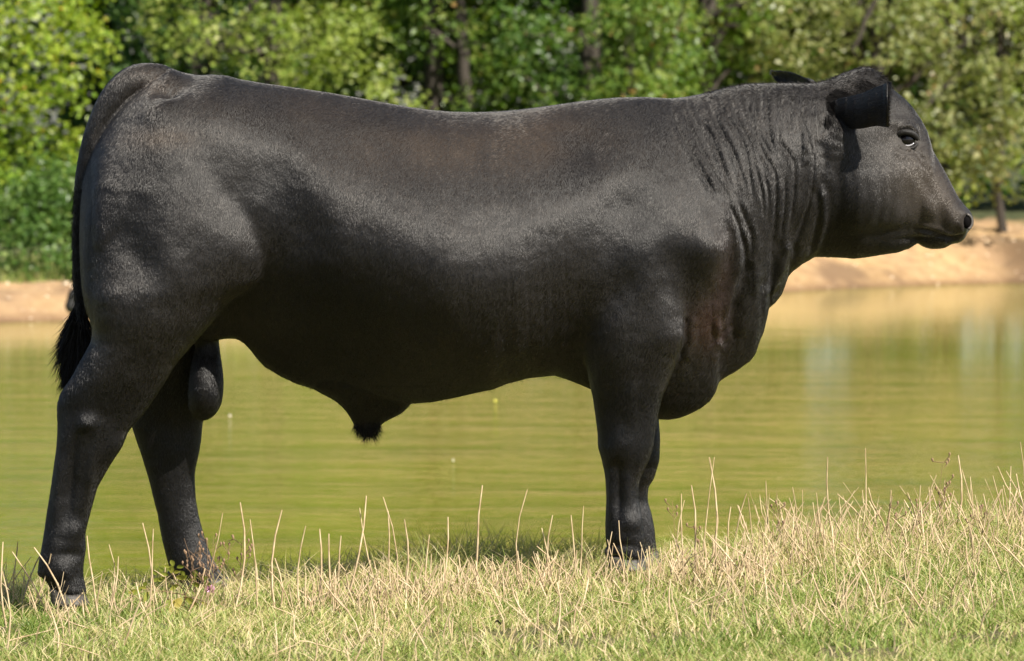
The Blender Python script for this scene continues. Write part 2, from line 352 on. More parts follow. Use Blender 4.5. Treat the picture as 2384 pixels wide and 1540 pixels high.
for cx, cy, rx, ry, rot, amp in [
    (1372, 340, 60, 55, 30, -.022), (1480, 480, 85, 60, 20, -.024), (1420, 560, 50, 90, 0, -.020), (1650, 575, 50, 70, 15, .036), (1560, 520, 60, 110, -25, .012),
    (1540, 330, 90, 90, 0, .012), (1570, 640, 40, 90, 10, -.012), (1560, 770, 40, 60, 0, .016), (1480, 700, 60, 60, 0, -.006), (1500, 640, 40, 60, 0, .006),
    (630, 410, 85, 65, 30, -.018), (700, 520, 80, 70, 40, -.014), (480, 260, 150, 60, 10, .014), (360, 260, 60, 30, 0, .008), (395, 213, 36, 20, -15, -.030), (330, 400, 80, 60, 0, -.010), (290, 520, 60, 110, 0, -.012), (560, 560, 60, 70, 0, .014), (350, 690, 50, 90, 10, .008), (260, 690, 40, 60, 0, .006), (460, 520, 90, 120, 0, .012),
    (330, 610, 40, 60, -30, -.010), (410, 640, 60, 60, 0, .008),
    (1000, 600, 170, 120, 20, .016), (1130, 830, 60, 90, 20, .012), (900, 300, 200, 45, 5, .010), (1150, 300, 120, 40, 0, .006),
    (203, 985, 26, 20, 0, .012), (165, 960, 30, 50, 0, -.006), (250, 980, 30, 30, 0, -.004), (270, 1040, 20, 40, 30, .008), (165, 1120, 12, 90, 5, -.010), (205, 1120, 12, 90, 12, .009), (135, 1140, 10, 90, 4, .006), (175, 1240, 26, 22, 0, .007), (150, 1330, 20, 20, 0, .006), (175, 1290, 40, 12, 0, -.005),
    (1450, 1040, 35, 40, 0, .008), (1445, 1090, 30, 20, 0, -.004), (1470, 1215, 26, 24, 0, .008), (1440, 1150, 9, 60, 0, -.008), (1462, 1150, 9, 60, 0, .006), (1422, 1150, 8, 60, 0, .005), (1440, 1270, 40, 10, 0, -.005), (1470, 940, 14, 70, 5, .005), (1420, 940, 20, 90, 0, -.005),
    # head
    (2020, 470, 75, 85, 10, .020), (2150, 500, 40, 40, 0, .006), (2060, 330, 26, 60, 0, -.010), (2113, 325, 30, 24, 0, -.010), (2108, 290, 34, 12, 15, .012), (2140, 340, 14, 40, 15, -.010), (2125, 395, 26, 50, 20, .007), (2165, 440, 18, 70, -28, -.006), (2120, 470, 30, 50, 0, -.006),
    (2165, 480, 20, 26, 0, .005), (2190, 510, 16, 24, 10, -.006), (2215, 520, 20, 26, 0, .007), (2060, 540, 70, 18, -5, -.008), (1950, 450, 26, 100, 5, -.012), (1965, 300, 40, 60, 0, .010), (2120, 240, 20, 30, -30, .008),
    (2256, 517, 9, 13, 0, -.030), (2246, 500, 14, 8, 40, .006), (2240, 525, 8, 18, 0, .006), (2150, 556, 60, 6, -3, -.007),
    (1860, 600, 30, 60, 20, .010), (1790, 700, 14, 60, 20, .010)]:
    D += amp * gau(cx, cy, rx, ry, rot)
def fold(pts, w, amp, w2=None):
    """a crease (amp<0) or ridge along a photo polyline given in crop units"""
    global D
    p = [((x / 2.3586) + 1212.6, (y / 2.3586) + 186.5) for x, y in pts]
    c_ = np.array([p[0]] + p + [p[-1]]); p = []
    for i in range(1, len(c_) - 2):
        for t in (0, .25, .5, .75): p.append(tuple(.5 * ((2 * c_[i]) + (-c_[i - 1] + c_[i + 1]) * t + (2 * c_[i - 1] - 5 * c_[i] + 4 * c_[i + 1] - c_[i + 2]) * t * t + (-c_[i - 1] + 3 * c_[i] - 3 * c_[i + 1] + c_[i + 2]) * t ** 3)))
    p.append(tuple(c_[-2]))
    lo = min(q[0] for q in p) - 40; hi = max(q[0] for q in p) + 40; l2 = min(q[1] for q in p) - 40; h2 = max(q[1] for q in p) + 40
    sel = np.where((U > lo) & (U < hi) & (Vp > l2) & (Vp < h2) & (NV[:, 1] < .3) | ((U > lo) & (U < hi) & (Vp > l2) & (Vp < h2)))[0]
    u = U[sel]; v = Vp[sel]; best = np.full(len(sel), 1e9); tb = np.zeros(len(sel)); sgn = np.zeros(len(sel)); L = 0
    tot = sum(math.dist(p[i], p[i + 1]) for i in range(len(p) - 1))
    for i in range(len(p) - 1):
        ax, ay = p[i]; bx, by = p[i + 1]; l = math.dist(p[i], p[i + 1])
        t = np.clip(((u - ax) * (bx - ax) + (v - ay) * (by - ay)) / l ** 2, 0, 1)
        dx = u - ax - t * (bx - ax); dy = v - ay - t * (by - ay); d = np.hypot(dx, dy)
        k = d < best; best[k] = d[k]; tb[k] = ((L + t * l) / tot)[k]; sgn[k] = np.sign(dx * (by - ay) - dy * (bx - ax))[k]; L += l
    wv = 1 + .2 * np.sin(tb * 17 + pts[0][0])
    taper = np.clip(np.sin(np.clip(tb, .02, .98) * np.pi) * 2.2, 0, 1) * wv
    # crease with a soft lip on either side
    prof = np.exp(-(best / w) ** 2) - .55 * np.exp(-((best - 2.1 * w) / (1.3 * w)) ** 2)
    D[sel] += amp * taper * prof
c = -.0036
for pts in [[(830, 150), (870, 290), (950, 430), (1030, 560), (1085, 665)], [(885, 150), (930, 270), (1000, 400), (1060, 510), (1140, 640)], [(945, 110), (990, 220), (1065, 330), (1110, 470), (1165, 610)],
            [(1020, 95), (1060, 200), (1125, 310), (1170, 400), (1200, 480), (1245, 610)], [(1080, 70), (1120, 180), (1200, 300), (1240, 400), (1262, 560), (1275, 660)], [(1140, 55), (1185, 200), (1250, 330), (1290, 480), (1330, 650), (1335, 800)],
            [(1215, 45), (1262, 200), (1300, 330), (1350, 430), (1400, 520), (1400, 720), (1385, 880)], [(1285, 45), (1290, 180), (1320, 320), (1400, 440)], [(1360, 40), (1355, 180), (1375, 330), (1410, 440)],
            [(1440, 50), (1425, 200), (1420, 330), (1500, 450), (1500, 640), (1470, 800)], [(1500, 60), (1480, 200), (1475, 300)], [(1560, 50), (1545, 200), (1580, 330), (1610, 450), (1590, 640), (1550, 780), (1490, 930)],
            [(1612, 60), (1600, 200), (1610, 300)], [(985, 160), (1040, 300), (1090, 420), (1130, 540)], [(1060, 150), (1105, 270), (1160, 380), (1190, 460)], [(905, 330), (990, 480), (1060, 610)], [(1335, 500), (1360, 640), (1350, 800)], [(1455, 520), (1450, 700), (1430, 860)]]:
    fold(pts, 3.6, c)
fold([(1135, 640), (1165, 740), (1205, 840), (1232, 950), (1240, 1060)], 7, -.006)
fold([(1185, 640), (1230, 760), (1268, 860), (1275, 960)], 6, -.004)
fold([(1680, 370), (1665, 520), (1600, 680), (1540, 800), (1490, 930)], 8, -.004)
fold([(1640, 560), (1665, 700), (1640, 880), (1590, 980)], 7, .005)
fold([(1125, 700), (1165, 850), (1185, 980), (1170, 1120), (1090, 1330)], 15, .009)
fold([(1260, 980), (1215, 1110), (1165, 1260), (1150, 1420)], 13, -.010)
fold([(1470, 870), (1448, 980), (1400, 1100), (1330, 1190)], 8, .007)
fold([(1075, 1330), (1085, 1420), (1085, 1470)], 6, .004)
fold([(1165, 1360), (1130, 1410), (1085, 1465)], 6, .004)
fold([(905, 1290), (895, 1400), (860, 1540)], 8, -.006)
fold([(1700, 200), (1640, 330), (1655, 460)], 16, -.010)
for xx in (1955, 1982, 2010, 2046, 2070):               # soft upright folds on the jowl
    fold([((xx - 1212.6) * 2.3586, 480), ((xx - 1210) * 2.3586, 640), ((xx - 1222) * 2.3586, 800)], 8, -.0012)
def to_crop(q): return ((q[0] - 1212.6) * 2.3586, (q[1] - 186.5) * 2.3586)
fold([to_crop(q) for q in [(2128, 530), (2150, 534), (2175, 542), (2205, 553), (2232, 551), (2252, 541)]], 5, -.006)
fold([to_crop(q) for q in [(2085, 300), (2100, 298), (2120, 300), (2140, 312), (2150, 330)]], 5, .006)
fold([to_crop(q) for q in [(2085, 335), (2100, 350), (2120, 356), (2140, 352)]], 5, -.003)
fold([to_crop(q) for q in [(2135, 350), (2148, 375), (2150, 400)]], 6, -.005)
# faint ribs on the barrel and uneven muscle everywhere
D += -.0010 * sum(np.exp(-((U - rx - (Vp - 500) * .05) / 5) ** 2) * np.clip(gau(rx, 560, 60, 190) * 1.5, 0, 1) for rx in (1255, 1275, 1310, 1220, 1180))
D += .006 * fbm(U / 95, Vp / 95, 3) * (Vp < 900) + .0035 * fbm(U / 30, Vp / 34, 8)
B += NV * (D * np.where(np.abs(D) > 0, 1, 0))[:, None] * (sidew * .9 + .1 * (U < 1e9))[:, None] * np.where(sidew > 0, 1, 0)[:, None]
for _ in range(2): B += .3 * lap(B); B -= .31 * lap(B)
body_me.vertices.foreach_set('co', B.astype(np.float32).ravel())
body_me.polygons.foreach_set('use_smooth', np.ones(len(body_me.polygons), bool)); body_me.update()
NV = np.empty(nv * 3, np.float32); body_me.vertices.foreach_get('normal', NV); NV = NV.reshape(-1, 3)
# coat colour zones (sun-bleached brown on the back, reddish brisket, greyer face; dark also holds painted shade)
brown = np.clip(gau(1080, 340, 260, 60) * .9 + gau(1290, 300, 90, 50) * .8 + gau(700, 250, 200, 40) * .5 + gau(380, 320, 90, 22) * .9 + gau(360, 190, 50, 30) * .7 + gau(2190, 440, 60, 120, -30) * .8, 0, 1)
red = np.clip(gau(1650, 760, 45, 60) * .5 + gau(1680, 640, 25, 80) * .25, 0, 1)
grey = np.clip(gau(2150, 470, 60, 150, -25), 0, 1)
dark = np.clip((Vp - 760 - 60 * fbm(U / 60, Vp / 60, 4)) / 160, 0, 1) * .85 + .85 * gau(290, 500, 110, 130) + .7 * gau(1480, 560, 85, 140, 15) + .75 * gau(650, 450, 75, 85, 30) + .7 * gau(760, 640, 130, 90, 35) + .75 * gau(1372, 340, 50, 45) + .6 * gau(1960, 450, 40, 160) + .6 * gau(760, 790, 200, 110) + .7 * gau(1790, 730, 50, 120) + .75 * gau(2070, 570, 110, 45) + .8 * gau(2195, 566, 50, 13) + .9 * gau(480, 880, 40, 110) + .3 * gau(2000, 480, 60, 120)  # blacker lower body, plus shade painted in at rump, flank, shoulder, jaw, brisket
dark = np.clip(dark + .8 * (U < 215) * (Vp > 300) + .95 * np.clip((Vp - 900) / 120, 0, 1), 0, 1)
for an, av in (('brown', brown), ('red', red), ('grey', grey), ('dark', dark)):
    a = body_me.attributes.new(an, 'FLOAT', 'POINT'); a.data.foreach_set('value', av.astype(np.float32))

m_coat, t_, b_ = new_mat('black_coat')
v = mapped(t_, (1, 1, .22)); hn = tex(t_, 620, 3, .6, v); h2 = tex(t_, 90, 4, .6, mapped(t_, (1, 1, .3))); h3 = tex(t_, 7, 4, .6, mapped(t_, (1, 1, 1)))
def attr(nt, name): a = N(nt, 'ShaderNodeAttribute'); a.attribute_name = name; return a.outputs['Fac']
base = ramp(t_, [(.32, (.007, .006, .0055)), (.68, (.013, .0115, .0105))], h2.outputs[0]).outputs[0]
base = mixc(t_, ramp(t_, [(.4, (.0,) * 3), (.72, (.55,) * 3)], hn.outputs[0]).outputs[0], base, (.040, .036, .034))
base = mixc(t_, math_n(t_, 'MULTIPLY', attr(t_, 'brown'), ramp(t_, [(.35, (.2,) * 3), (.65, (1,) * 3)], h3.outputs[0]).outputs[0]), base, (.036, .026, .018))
base = mixc(t_, math_n(t_, 'MULTIPLY', attr(t_, 'red'), .7), base, (.07, .028, .02))
base = mixc(t_, math_n(t_, 'MULTIPLY', attr(t_, 'grey'), .5), base, (.075, .062, .052))
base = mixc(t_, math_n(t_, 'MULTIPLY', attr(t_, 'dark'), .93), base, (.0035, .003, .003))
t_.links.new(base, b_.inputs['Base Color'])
b_.inputs['Roughness'].default_value = .50; b_.inputs['Specular IOR Level'].default_value = .30
b_.inputs['Sheen Weight'].default_value = .06; b_.inputs['Sheen Roughness'].default_value = .45; b_.inputs['Sheen Tint'].default_value = (.8, .78, .78, 1)
rr = ramp(t_, [(.3, (.38,) * 3), (.7, (.50,) * 3)], h3.outputs[0]); t_.links.new(rr.outputs[0], b_.inputs['Roughness'])
hb = math_n(t_, 'ADD', hn.outputs[0], math_n(t_, 'MULTIPLY', h2.outputs[0], .8))
bump(t_, hb, b_, .75, .0022)
m_hair, t_, b_ = new_mat('black_hair'); b_.inputs['Base Color'].default_value = (.012, .010, .009, 1); b_.inputs['Roughness'].default_value = .6; b_.inputs['Specular IOR Level'].default_value = .25
m_hoof, t_, b_ = new_mat('hoof_horn'); hh = tex(t_, 60, 4, .6, mapped(t_, (.3, .3, 3)))
t_.links.new(ramp(t_, [(.3, (.03, .026, .024)), (.7, (.09, .08, .072))], hh.outputs[0]).outputs[0], b_.inputs['Base Color']); b_.inputs['Roughness'].default_value = .55
bump(t_, hh.outputs[0], b_, .4, .002)
m_wet, t_, b_ = new_mat('wet_nose'); b_.inputs['Base Color'].default_value = (.10, .088, .08, 1); b_.inputs['Roughness'].default_value = .35
m_pit, t_, b_ = new_mat('dark_nostril'); b_.inputs['Specular IOR Level'].default_value = .05; b_.inputs['Base Color'].default_value = (.004, .0035, .0035, 1); b_.inputs['Roughness'].default_value = .8
m_eye, t_, b_ = new_mat('eye_surface')
m_scl, t2, b2 = new_mat('eye_white'); b2.inputs['Base Color'].default_value = (.36, .35, .37, 1); b2.inputs['Roughness'].default_value = .15
b_.inputs['Base Color'].default_value = (.006, .005, .006, 1); b_.inputs['Roughness'].default_value = .06

bull = empty('bull', (P(860, 1360, 0).x, 0, 0)); tag(bull, 'muscular black polled bull standing side-on on the grassy bank in front of the pond', 'bull')
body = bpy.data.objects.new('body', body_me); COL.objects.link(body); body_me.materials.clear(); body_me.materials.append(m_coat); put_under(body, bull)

def hoof(pyt, pyb, xl, xr, yc, slope=.35):
    """two claws side by side, wider at the ground, toe to the right"""
    V = []; Fc = []
    for s in (-1, 1):
        off = len(V); n = 7; K = 16
        for i in range(n):
            t = i / (n - 1); py = pyt + (pyb - pyt) * t
            l = P(xl + 3 * t, py, yc); r = P(xr - 14 * (1 - t) + 0, py, yc)
            c = (l + r) / 2; h = (r.x - l.x) / 2
            for k in range(K):
                a = 2 * math.pi * k / K; ca, sa = math.cos(a), math.sin(a)
                w = .024 + .006 * t - .009 * max(ca, 0) ** 2
                V.append((c.x + h * (abs(ca) ** .8) * (1 if ca > 0 else -1), c.y + s * .027 - s * .006 * max(ca, 0) + w * (abs(sa) ** .85) * (1 if sa > 0 else -1), c.z - (.006 * math.sin(t * 3.14) * ca)))
        for i in range(n - 1):
            for k in range(K):
                Fc.append((off + i * K + k, off + i * K + (k + 1) % K, off + (i + 1) * K + (k + 1) % K, off + (i + 1) * K + k))
        Fc.append([off + k for k in range(K)][::-1]); Fc.append([off + (n - 1) * K + k for k in range(K)])
    return mesh_py('hoof', V, Fc, m_hoof, bull)
hoof(1370, 1408, 118, 208, -.165); hoof(1347, 1390, 425, 549, .17); hoof(1294, 1326, 1414, 1512, -.165); hoof(1284, 1312, 1442, 1546, .16)

def blob(name, c, r, mat, parent, K=20, n=12, rot=None):
    V = []; Fc = []
    M = rot or Matrix()
    for i in range(n + 1):
        p = math.pi * i / n
        for k in range(K):
            a = 2 * math.pi * k / K
            V.append(Vector(c) + (M @ Vector((r[0] * math.sin(p) * math.cos(a), r[1] * math.sin(p) * math.sin(a), r[2] * math.cos(p)))))
    for i in range(n):
        for k in range(K): Fc.append((i * K + k, (i + 1) * K + k, (i + 1) * K + (k + 1) % K, i * K + (k + 1) % K))
    return mesh_py(name, V, Fc, mat, parent)
def tube3(name, pts, mat, parent, K=10):
    """pts world (Vector, radius)"""
    V = []; Fc = []
    for i, (p, r) in enumerate(pts):
        t = (pts[min(i + 1, len(pts) - 1)][0] - pts[max(i - 1, 0)][0]).normalized()
        s = t.cross(Vector((0, 1, 0.03))).normalized(); u = t.cross(s)
        for k in range(K):
            a = 2 * math.pi * k / K; V.append(p + r * (math.cos(a) * s + math.sin(a) * u))
    for i in range(len(pts) - 1):
        for k in range(K): Fc.append((i * K + k, i * K + (k + 1) % K, (i + 1) * K + (k + 1) % K, (i + 1) * K + k))
    Fc.append(list(range(K))[::-1]); Fc.append([(len(pts) - 1) * K + k for k in range(K)])
    return mesh_py(name, V, Fc, mat, parent)
def surf_y(px, py, rad=9, far=False):
    """y of the near side (or far side) of the body at a photo pixel"""
    d = (U2 - px) ** 2 + (V2 - py) ** 2
    k = np.where(d < rad * rad)[0]
    if len(k) == 0: return 0.0
    return float(np.max(B[k, 1]) if far else np.min(B[k, 1]))
U2, V2 = pix(B)
# eyes (near and far side), lids
for far in (False, True):
    sy = surf_y(2113, 325, 8); cy = float(yaxis(2113))
    y0 = sy + .008
    if far: y0 = 2 * cy - y0
    s = -1 if not far else 1
    pc = P(2112, 326, y0)
    if far: pc = Vector((P(2112, 326, sy + .013).x, y0, P(2112, 326, sy + .013).z))
    e = blob('eye', pc, (.0225, .019, .0205), m_eye, bull)
    # white of the eye: a crescent along the lower rim
    pts = []
    for k in range(9):
        a = R(205 + 125 * k / 8); pts.append((pc + Vector((.0195 * math.cos(a), s * .0125, .0155 * math.sin(a))), .0012 + .0014 * math.sin(math.pi * k / 8)))
    tube3('eye_white', pts, m_scl, e)
    up = [(pc + Vector((.027 * math.cos(R(a)), s * (.006 + .012 * math.sin(R(a))), .001 + .019 * math.sin(R(a)) - .004 * math.cos(R(a)))), .0052 + .003 * math.sin(R(a))) for a in range(175, -5, -15)]
    tube3('eyelid', up, m_coat, bull)
    lw = [(pc + Vector((.026 * math.cos(R(a)), s * (.006 + .006 * abs(math.sin(R(a)))), -.001 + .021 * math.sin(R(a)) - .004 * math.cos(R(a)))), .0042) for a in range(185, 356, 15)]
    tube3('eyelid', lw, m_coat, bull)
# nostrils
for far in (False, True):
    sy = min(surf_y(2248, 517, 8), -.005); cy = float(yaxis(2252)); p = P(2250, 517, sy + .0145)
    if far: p = Vector((p.x, 2 * cy - p.y, p.z))
    nz = blob('nostril', p, (.0130, .012, .0185), m_pit, bull, rot=Matrix.Rotation(R(-12), 4, 'Y'))
    s = 1 if far else -1
    rim = [(p + Vector((.0145 * math.cos(R(a)), s * .008 - s * .004 * math.cos(R(a)), .0195 * math.sin(R(a)))), .0032) for a in range(-75, 105, 15)]
    tube3('nostril_rim', rim, m_wet, bull)
# ears: cupped leaves with a rim; the near one points forward, the far one back
def ear(profile, root_y, tip_y, cup, bull, far):
    """profile rows: (x centre, y centre, half height px) from root to tip"""
    V = []; n = len(profile); K = 13
    for layer in (0, 1):
        for i, (cx, cy, h) in enumerate(profile):
            t = i / (n - 1); y = root_y + (tip_y - root_y) * t
            for k in range(K):
                w = -1 + 2 * k / (K - 1)
                yy = y + cup * (1 - w * w) * (-1 if not far else 1) * math.sin(min(t * 2.6, 1.57)) + layer * .007 * (1 if not far else -1)
                V.append(P(cx[0] + (cx[1] - cx[0]) * (w + 1) / 2, cy + h * w, yy))
    Fc = []; m = n * K
    for i in range(n - 1):
        for k in range(K - 1):
            a = i * K + k; Fc.append((a, a + 1, a + K + 1, a + K)); Fc.append((m + a, m + a + K, m + a + K + 1, m + a + 1))
    for k in range(K - 1):
        for i, f in ((0, 1), (n - 1, -1)):
            a = i * K + k; q = (a, m + a, m + a + 1, a + 1); Fc.append(q if f > 0 else q[::-1])
    for i in range(n - 1):
        for k, f in ((0, 1), (K - 1, -1)):
            a = i * K + k; q = (a, a + K, m + a + K, m + a); Fc.append(q if f > 0 else q[::-1])
    return mesh_py('ear', V, Fc, m_coat, bull)
near_ear = ear([((1926, 1926), 256, 9), ((1946, 1946), 258, 24), ((1968, 1968), 262, 34), ((1988, 1988), 262, 38), ((2005, 2003), 259, 40), ((2022, 2020), 254, 42), ((2038, 2036), 249, 44), ((2052, 2052), 247, 47), ((2062, 2062), 245, 50), ((2068, 2064), 244, 52)], -.105, -.235, .045, bull, False)
far_ear = ear([((1900, 1900), 215, 22), ((1875, 1880), 208, 25), ((1850, 1860), 198, 26), ((1828, 1838), 190, 22), ((1808, 1818), 182, 15), ((1797, 1803), 176, 8)], .12, .27, .03, bull, True)

# ---------------- hair (tail switch, poll, ear fringe, sheath) as fine tapering strands
def strands(name, roots, dirs, lens, rad, droop, parent, mat, seg=4, curl=.15):
    n = len(roots); roots = np.asarray(roots, float); dirs = np.asarray(dirs, float); lens = np.asarray(lens, float)
    VV = []; side = np.cross(dirs, RNG.normal(size=(n, 3))); side /= np.linalg.norm(side, axis=1)[:, None]
    wob = RNG.normal(size=(n, 3)) * curl
    for i in range(seg + 1):
        t = i / seg
        p = roots + dirs * (lens * t)[:, None] + np.array([0, 0, -1]) * (droop * lens * t * t)[:, None] + wob * (lens * t * t)[:, None]
        w = rad * (1 - t * .85)
        VV.append(p - side * w); VV.append(p + side * w)
    VV = np.stack(VV, 1).reshape(-1, 3); k = 2 * (seg + 1)
    fb = np.array([[2 * i, 2 * i + 1, 2 * i + 3, 2 * i + 2] for i in range(seg)])
    FF = (np.arange(n)[:, None, None] * k + fb[None]).reshape(-1, 4)
    return mesh_np(name, VV, FF, mat, parent)
# tail switch: strands sweeping down from the dock within the traced outline
roots = []; dirs = []; ln = []
n = 5200
t = RNG.random(n) ** .8
left = np.interp(t, [0, .2, .45, .65, .85, 1], [176, 160, 146, 141, 146, 155]); right = np.interp(t, [0, .2, .45, .65, .85, 1], [192, 207, 212, 205, 186, 168])
py = 705 + t * 165
u = RNG.random(n); px = left + (right - left) * (.12 + .76 * u)
wd = np.interp(t, [0, .4, 1], [.01, .032, .012])
yv = (RNG.random(n) - .5) * 2 * wd + .01
for i in range(n):
    roots.append(P(px[i], py[i], yv[i]))
    tt = min(t[i] + .15, 1); l2 = np.interp(tt, [0, .2, .45, .65, .85, 1], [176, 160, 146, 141, 146, 155]); r2 = np.interp(tt, [0, .2, .45, .65, .85, 1], [192, 207, 212, 205, 186, 165])
    q = P(l2 + (r2 - l2) * u[i], py[i] + 25, yv[i]); d = (q - roots[-1]).normalized(); dirs.append(d)
ln = np.clip((900 - py) / 886.0, .02, .07) * (.7 + .5 * RNG.random(n))
strands('tail_hair', roots, dirs, ln, .0014, .1, bull, m_hair)
# short coat fringe: fuzz over crest, poll, tail, sheath, jaw, brisket
def fuzz(name, sel, count, length, rad, lay, droop=0.0):
    k = RNG.choice(sel, count)
    p = B[k] + RNG.normal(size=(count, 3)) * .002; nrm = NV[k]
    d = nrm * (1 - lay[0]) + np.array(lay[1]) * lay[0] + RNG.normal(size=(count, 3)) * .18
    d /= np.linalg.norm(d, axis=1)[:, None]
    return strands(name, p, d, length * (.5 + RNG.random(count)), rad, droop, bull, m_hair, seg=2, curl=.2)
idxv = np.arange(nv)
fuzz('poll_hair', idxv[(U2 > 1925) & (U2 < 2075) & (V2 < 225) & (NV[:, 2] > -.2)], 6000, .010, .0005, (.8, (.6, 0, -.3)))
fuzz('neck_hair', idxv[(U2 > 1640) & (U2 < 1950) & (V2 < 235)], 5000, .008, .0005, (.82, (-.6, 0, .0)))
fuzz('sheath_hair', idxv[(U2 > 826) & (U2 < 885) & (V2 > 985)], 900, .018, .0006, (.6, (.1, 0, -1)))
fuzz('belly_hair', idxv[(U2 > 560) & (U2 < 1350) & (NV[:, 2] < -.6) & (V2 > 780)], 2500, .006, .0005, (.5, (-.3, 0, -.6)))
fuzz('tail_fringe', idxv[(U2 < 200) & (V2 > 440) & (V2 < 770) & (np.abs(B[:, 1]) < .05)], 3000, .012, .0007, (.7, (0, 0, -1)))

# dewclaws behind the fetlocks
for px, py, yy in [(99, 1331, -.185), (104, 1333, -.145), (400, 1338, .16), (1419, 1283, -.185), (1424, 1284, -.145)]:
    blob('dewclaw', P(px, py, yy), (.013, .010, .016), m_hoof, bull, 12, 8, Matrix.Rotation(R(25), 4, 'Y'))

# ---------------- the coat itself: short hair lying along the body
def coat(count):
    pp = np.empty(len(body_me.polygons), np.float32); body_me.polygons.foreach_get('area', pp)
    ctr = np.empty(len(pp) * 3, np.float32); body_me.polygons.foreach_get('center', ctr); ctr = ctr.reshape(-1, 3).astype(float)
    nr = np.empty(len(pp) * 3, np.float32); body_me.polygons.foreach_get('normal', nr); nr = nr.reshape(-1, 3).astype(float)
    w = pp * np.where(nr[:, 1] < .25, 1.0, .12)
    cu, cv = pix(ctr)
    w *= (np.hypot(cu - 2112, cv - 325) > 21) * (cu < 2238)
    k = RNG.choice(len(pp), count, p=w / w.sum())
    p = ctr[k] + np.cross(nr[k], RNG.normal(size=(count, 3))) * .0028; n_ = nr[k]; u = cu[k]; v = cv[k]
    a = np.interp(u, [150, 500, 1500, 1750, 1950, 2100, 2260], [95, 100, 100, 112, 108, 120, 140])      # lie of the hair, degrees below forward
    a = a + 24 * fbm(u / 150, v / 150, 91, 3) + 7 * fbm(u / 28, v / 40, 92, 3) + RNG.normal(size=count) * 6
    a = a + 22 * np.clip((n_[:, 2] - .6) / .4, 0, 1)
    ar = np.radians(a); d = np.stack([np.cos(ar), np.zeros(count), -np.sin(ar)], 1) + RNG.normal(size=(count, 3)) * .05
    d -= n_ * np.sum(d * n_, 1)[:, None]; d /= np.linalg.norm(d, axis=1)[:, None] + 1e-6
    lift = .05 + .07 * RNG.random(count)
    dd = d + n_ * lift[:, None]; Ln = (.007 + .006 * RNG.random(count)) * np.where(v > 950, .8, 1) * np.where(u > 2000, .6, 1)
    P0 = p - n_ * .0006; P1 = p + dd * (Ln * .5)[:, None]; P2 = p + d * Ln[:, None] + n_ * (Ln * lift * .75)[:, None]
    pts = np.stack([P0, P1, P2], 1)
    hc = bpy.data.hair_curves.new('coat_hair'); hc.add_curves([3] * count)
    hc.points.foreach_set('position', pts.astype(np.float32).ravel())
    ra = hc.attributes.get('radius') or hc.attributes.new('radius', 'FLOAT', 'POINT')
    ra.data.foreach_set('value', np.tile(np.array([.00034, .00028, .00006], np.float32), count))
    vk = np.empty(len(body_me.polygons) * 1, np.int32); ls = np.empty(len(body_me.polygons), np.int32); body_me.polygons.foreach_get('loop_start', ls)
    li = np.empty(len(body_me.loops), np.int32); body_me.loops.foreach_get('vertex_index', li); v0 = li[ls][k]
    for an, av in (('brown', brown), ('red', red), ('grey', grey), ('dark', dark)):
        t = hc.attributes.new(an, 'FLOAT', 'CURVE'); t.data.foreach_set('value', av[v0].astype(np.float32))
    t = hc.attributes.new('rnd', 'FLOAT', 'CURVE'); t.data.foreach_set('value', np.clip(.5 + .17 * RNG.normal(size=count) + .5 * fbm(u / 40, v / 60, 93), 0, 1).astype(np.float32))
    o = bpy.data.objects.new('coat_hair', hc); COL.objects.link(o); put_under(o, bull); hc.materials.append(m_fur); o['kind'] = 'stuff'
m_fur, t_, b_ = new_mat('short_black_hair'); t_.nodes.remove(b_)
hb_ = N(t_, 'ShaderNodeBsdfHairPrincipled'); hb_.parametrization = 'COLOR'
c_ = ramp(t_, [(0, (.0035, .003, .0027)), (.6, (.013, .0108, .0092)), (1, (.060, .049, .041))], attr(t_, 'rnd')).outputs[0]
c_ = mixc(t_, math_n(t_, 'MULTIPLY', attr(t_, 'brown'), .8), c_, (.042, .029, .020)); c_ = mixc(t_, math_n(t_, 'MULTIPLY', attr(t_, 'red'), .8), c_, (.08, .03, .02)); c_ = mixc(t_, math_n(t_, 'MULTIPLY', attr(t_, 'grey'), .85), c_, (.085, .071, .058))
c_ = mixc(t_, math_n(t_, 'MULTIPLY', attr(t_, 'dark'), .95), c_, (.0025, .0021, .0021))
t_.links.new(c_, hb_.inputs['Color']); hb_.inputs['Roughness'].default_value = .20; hb_.inputs['Radial Roughness'].default_value = .5
t_.links.new(hb_.outputs[0], t_.nodes['Material Output'].inputs[0])
coat(460000)

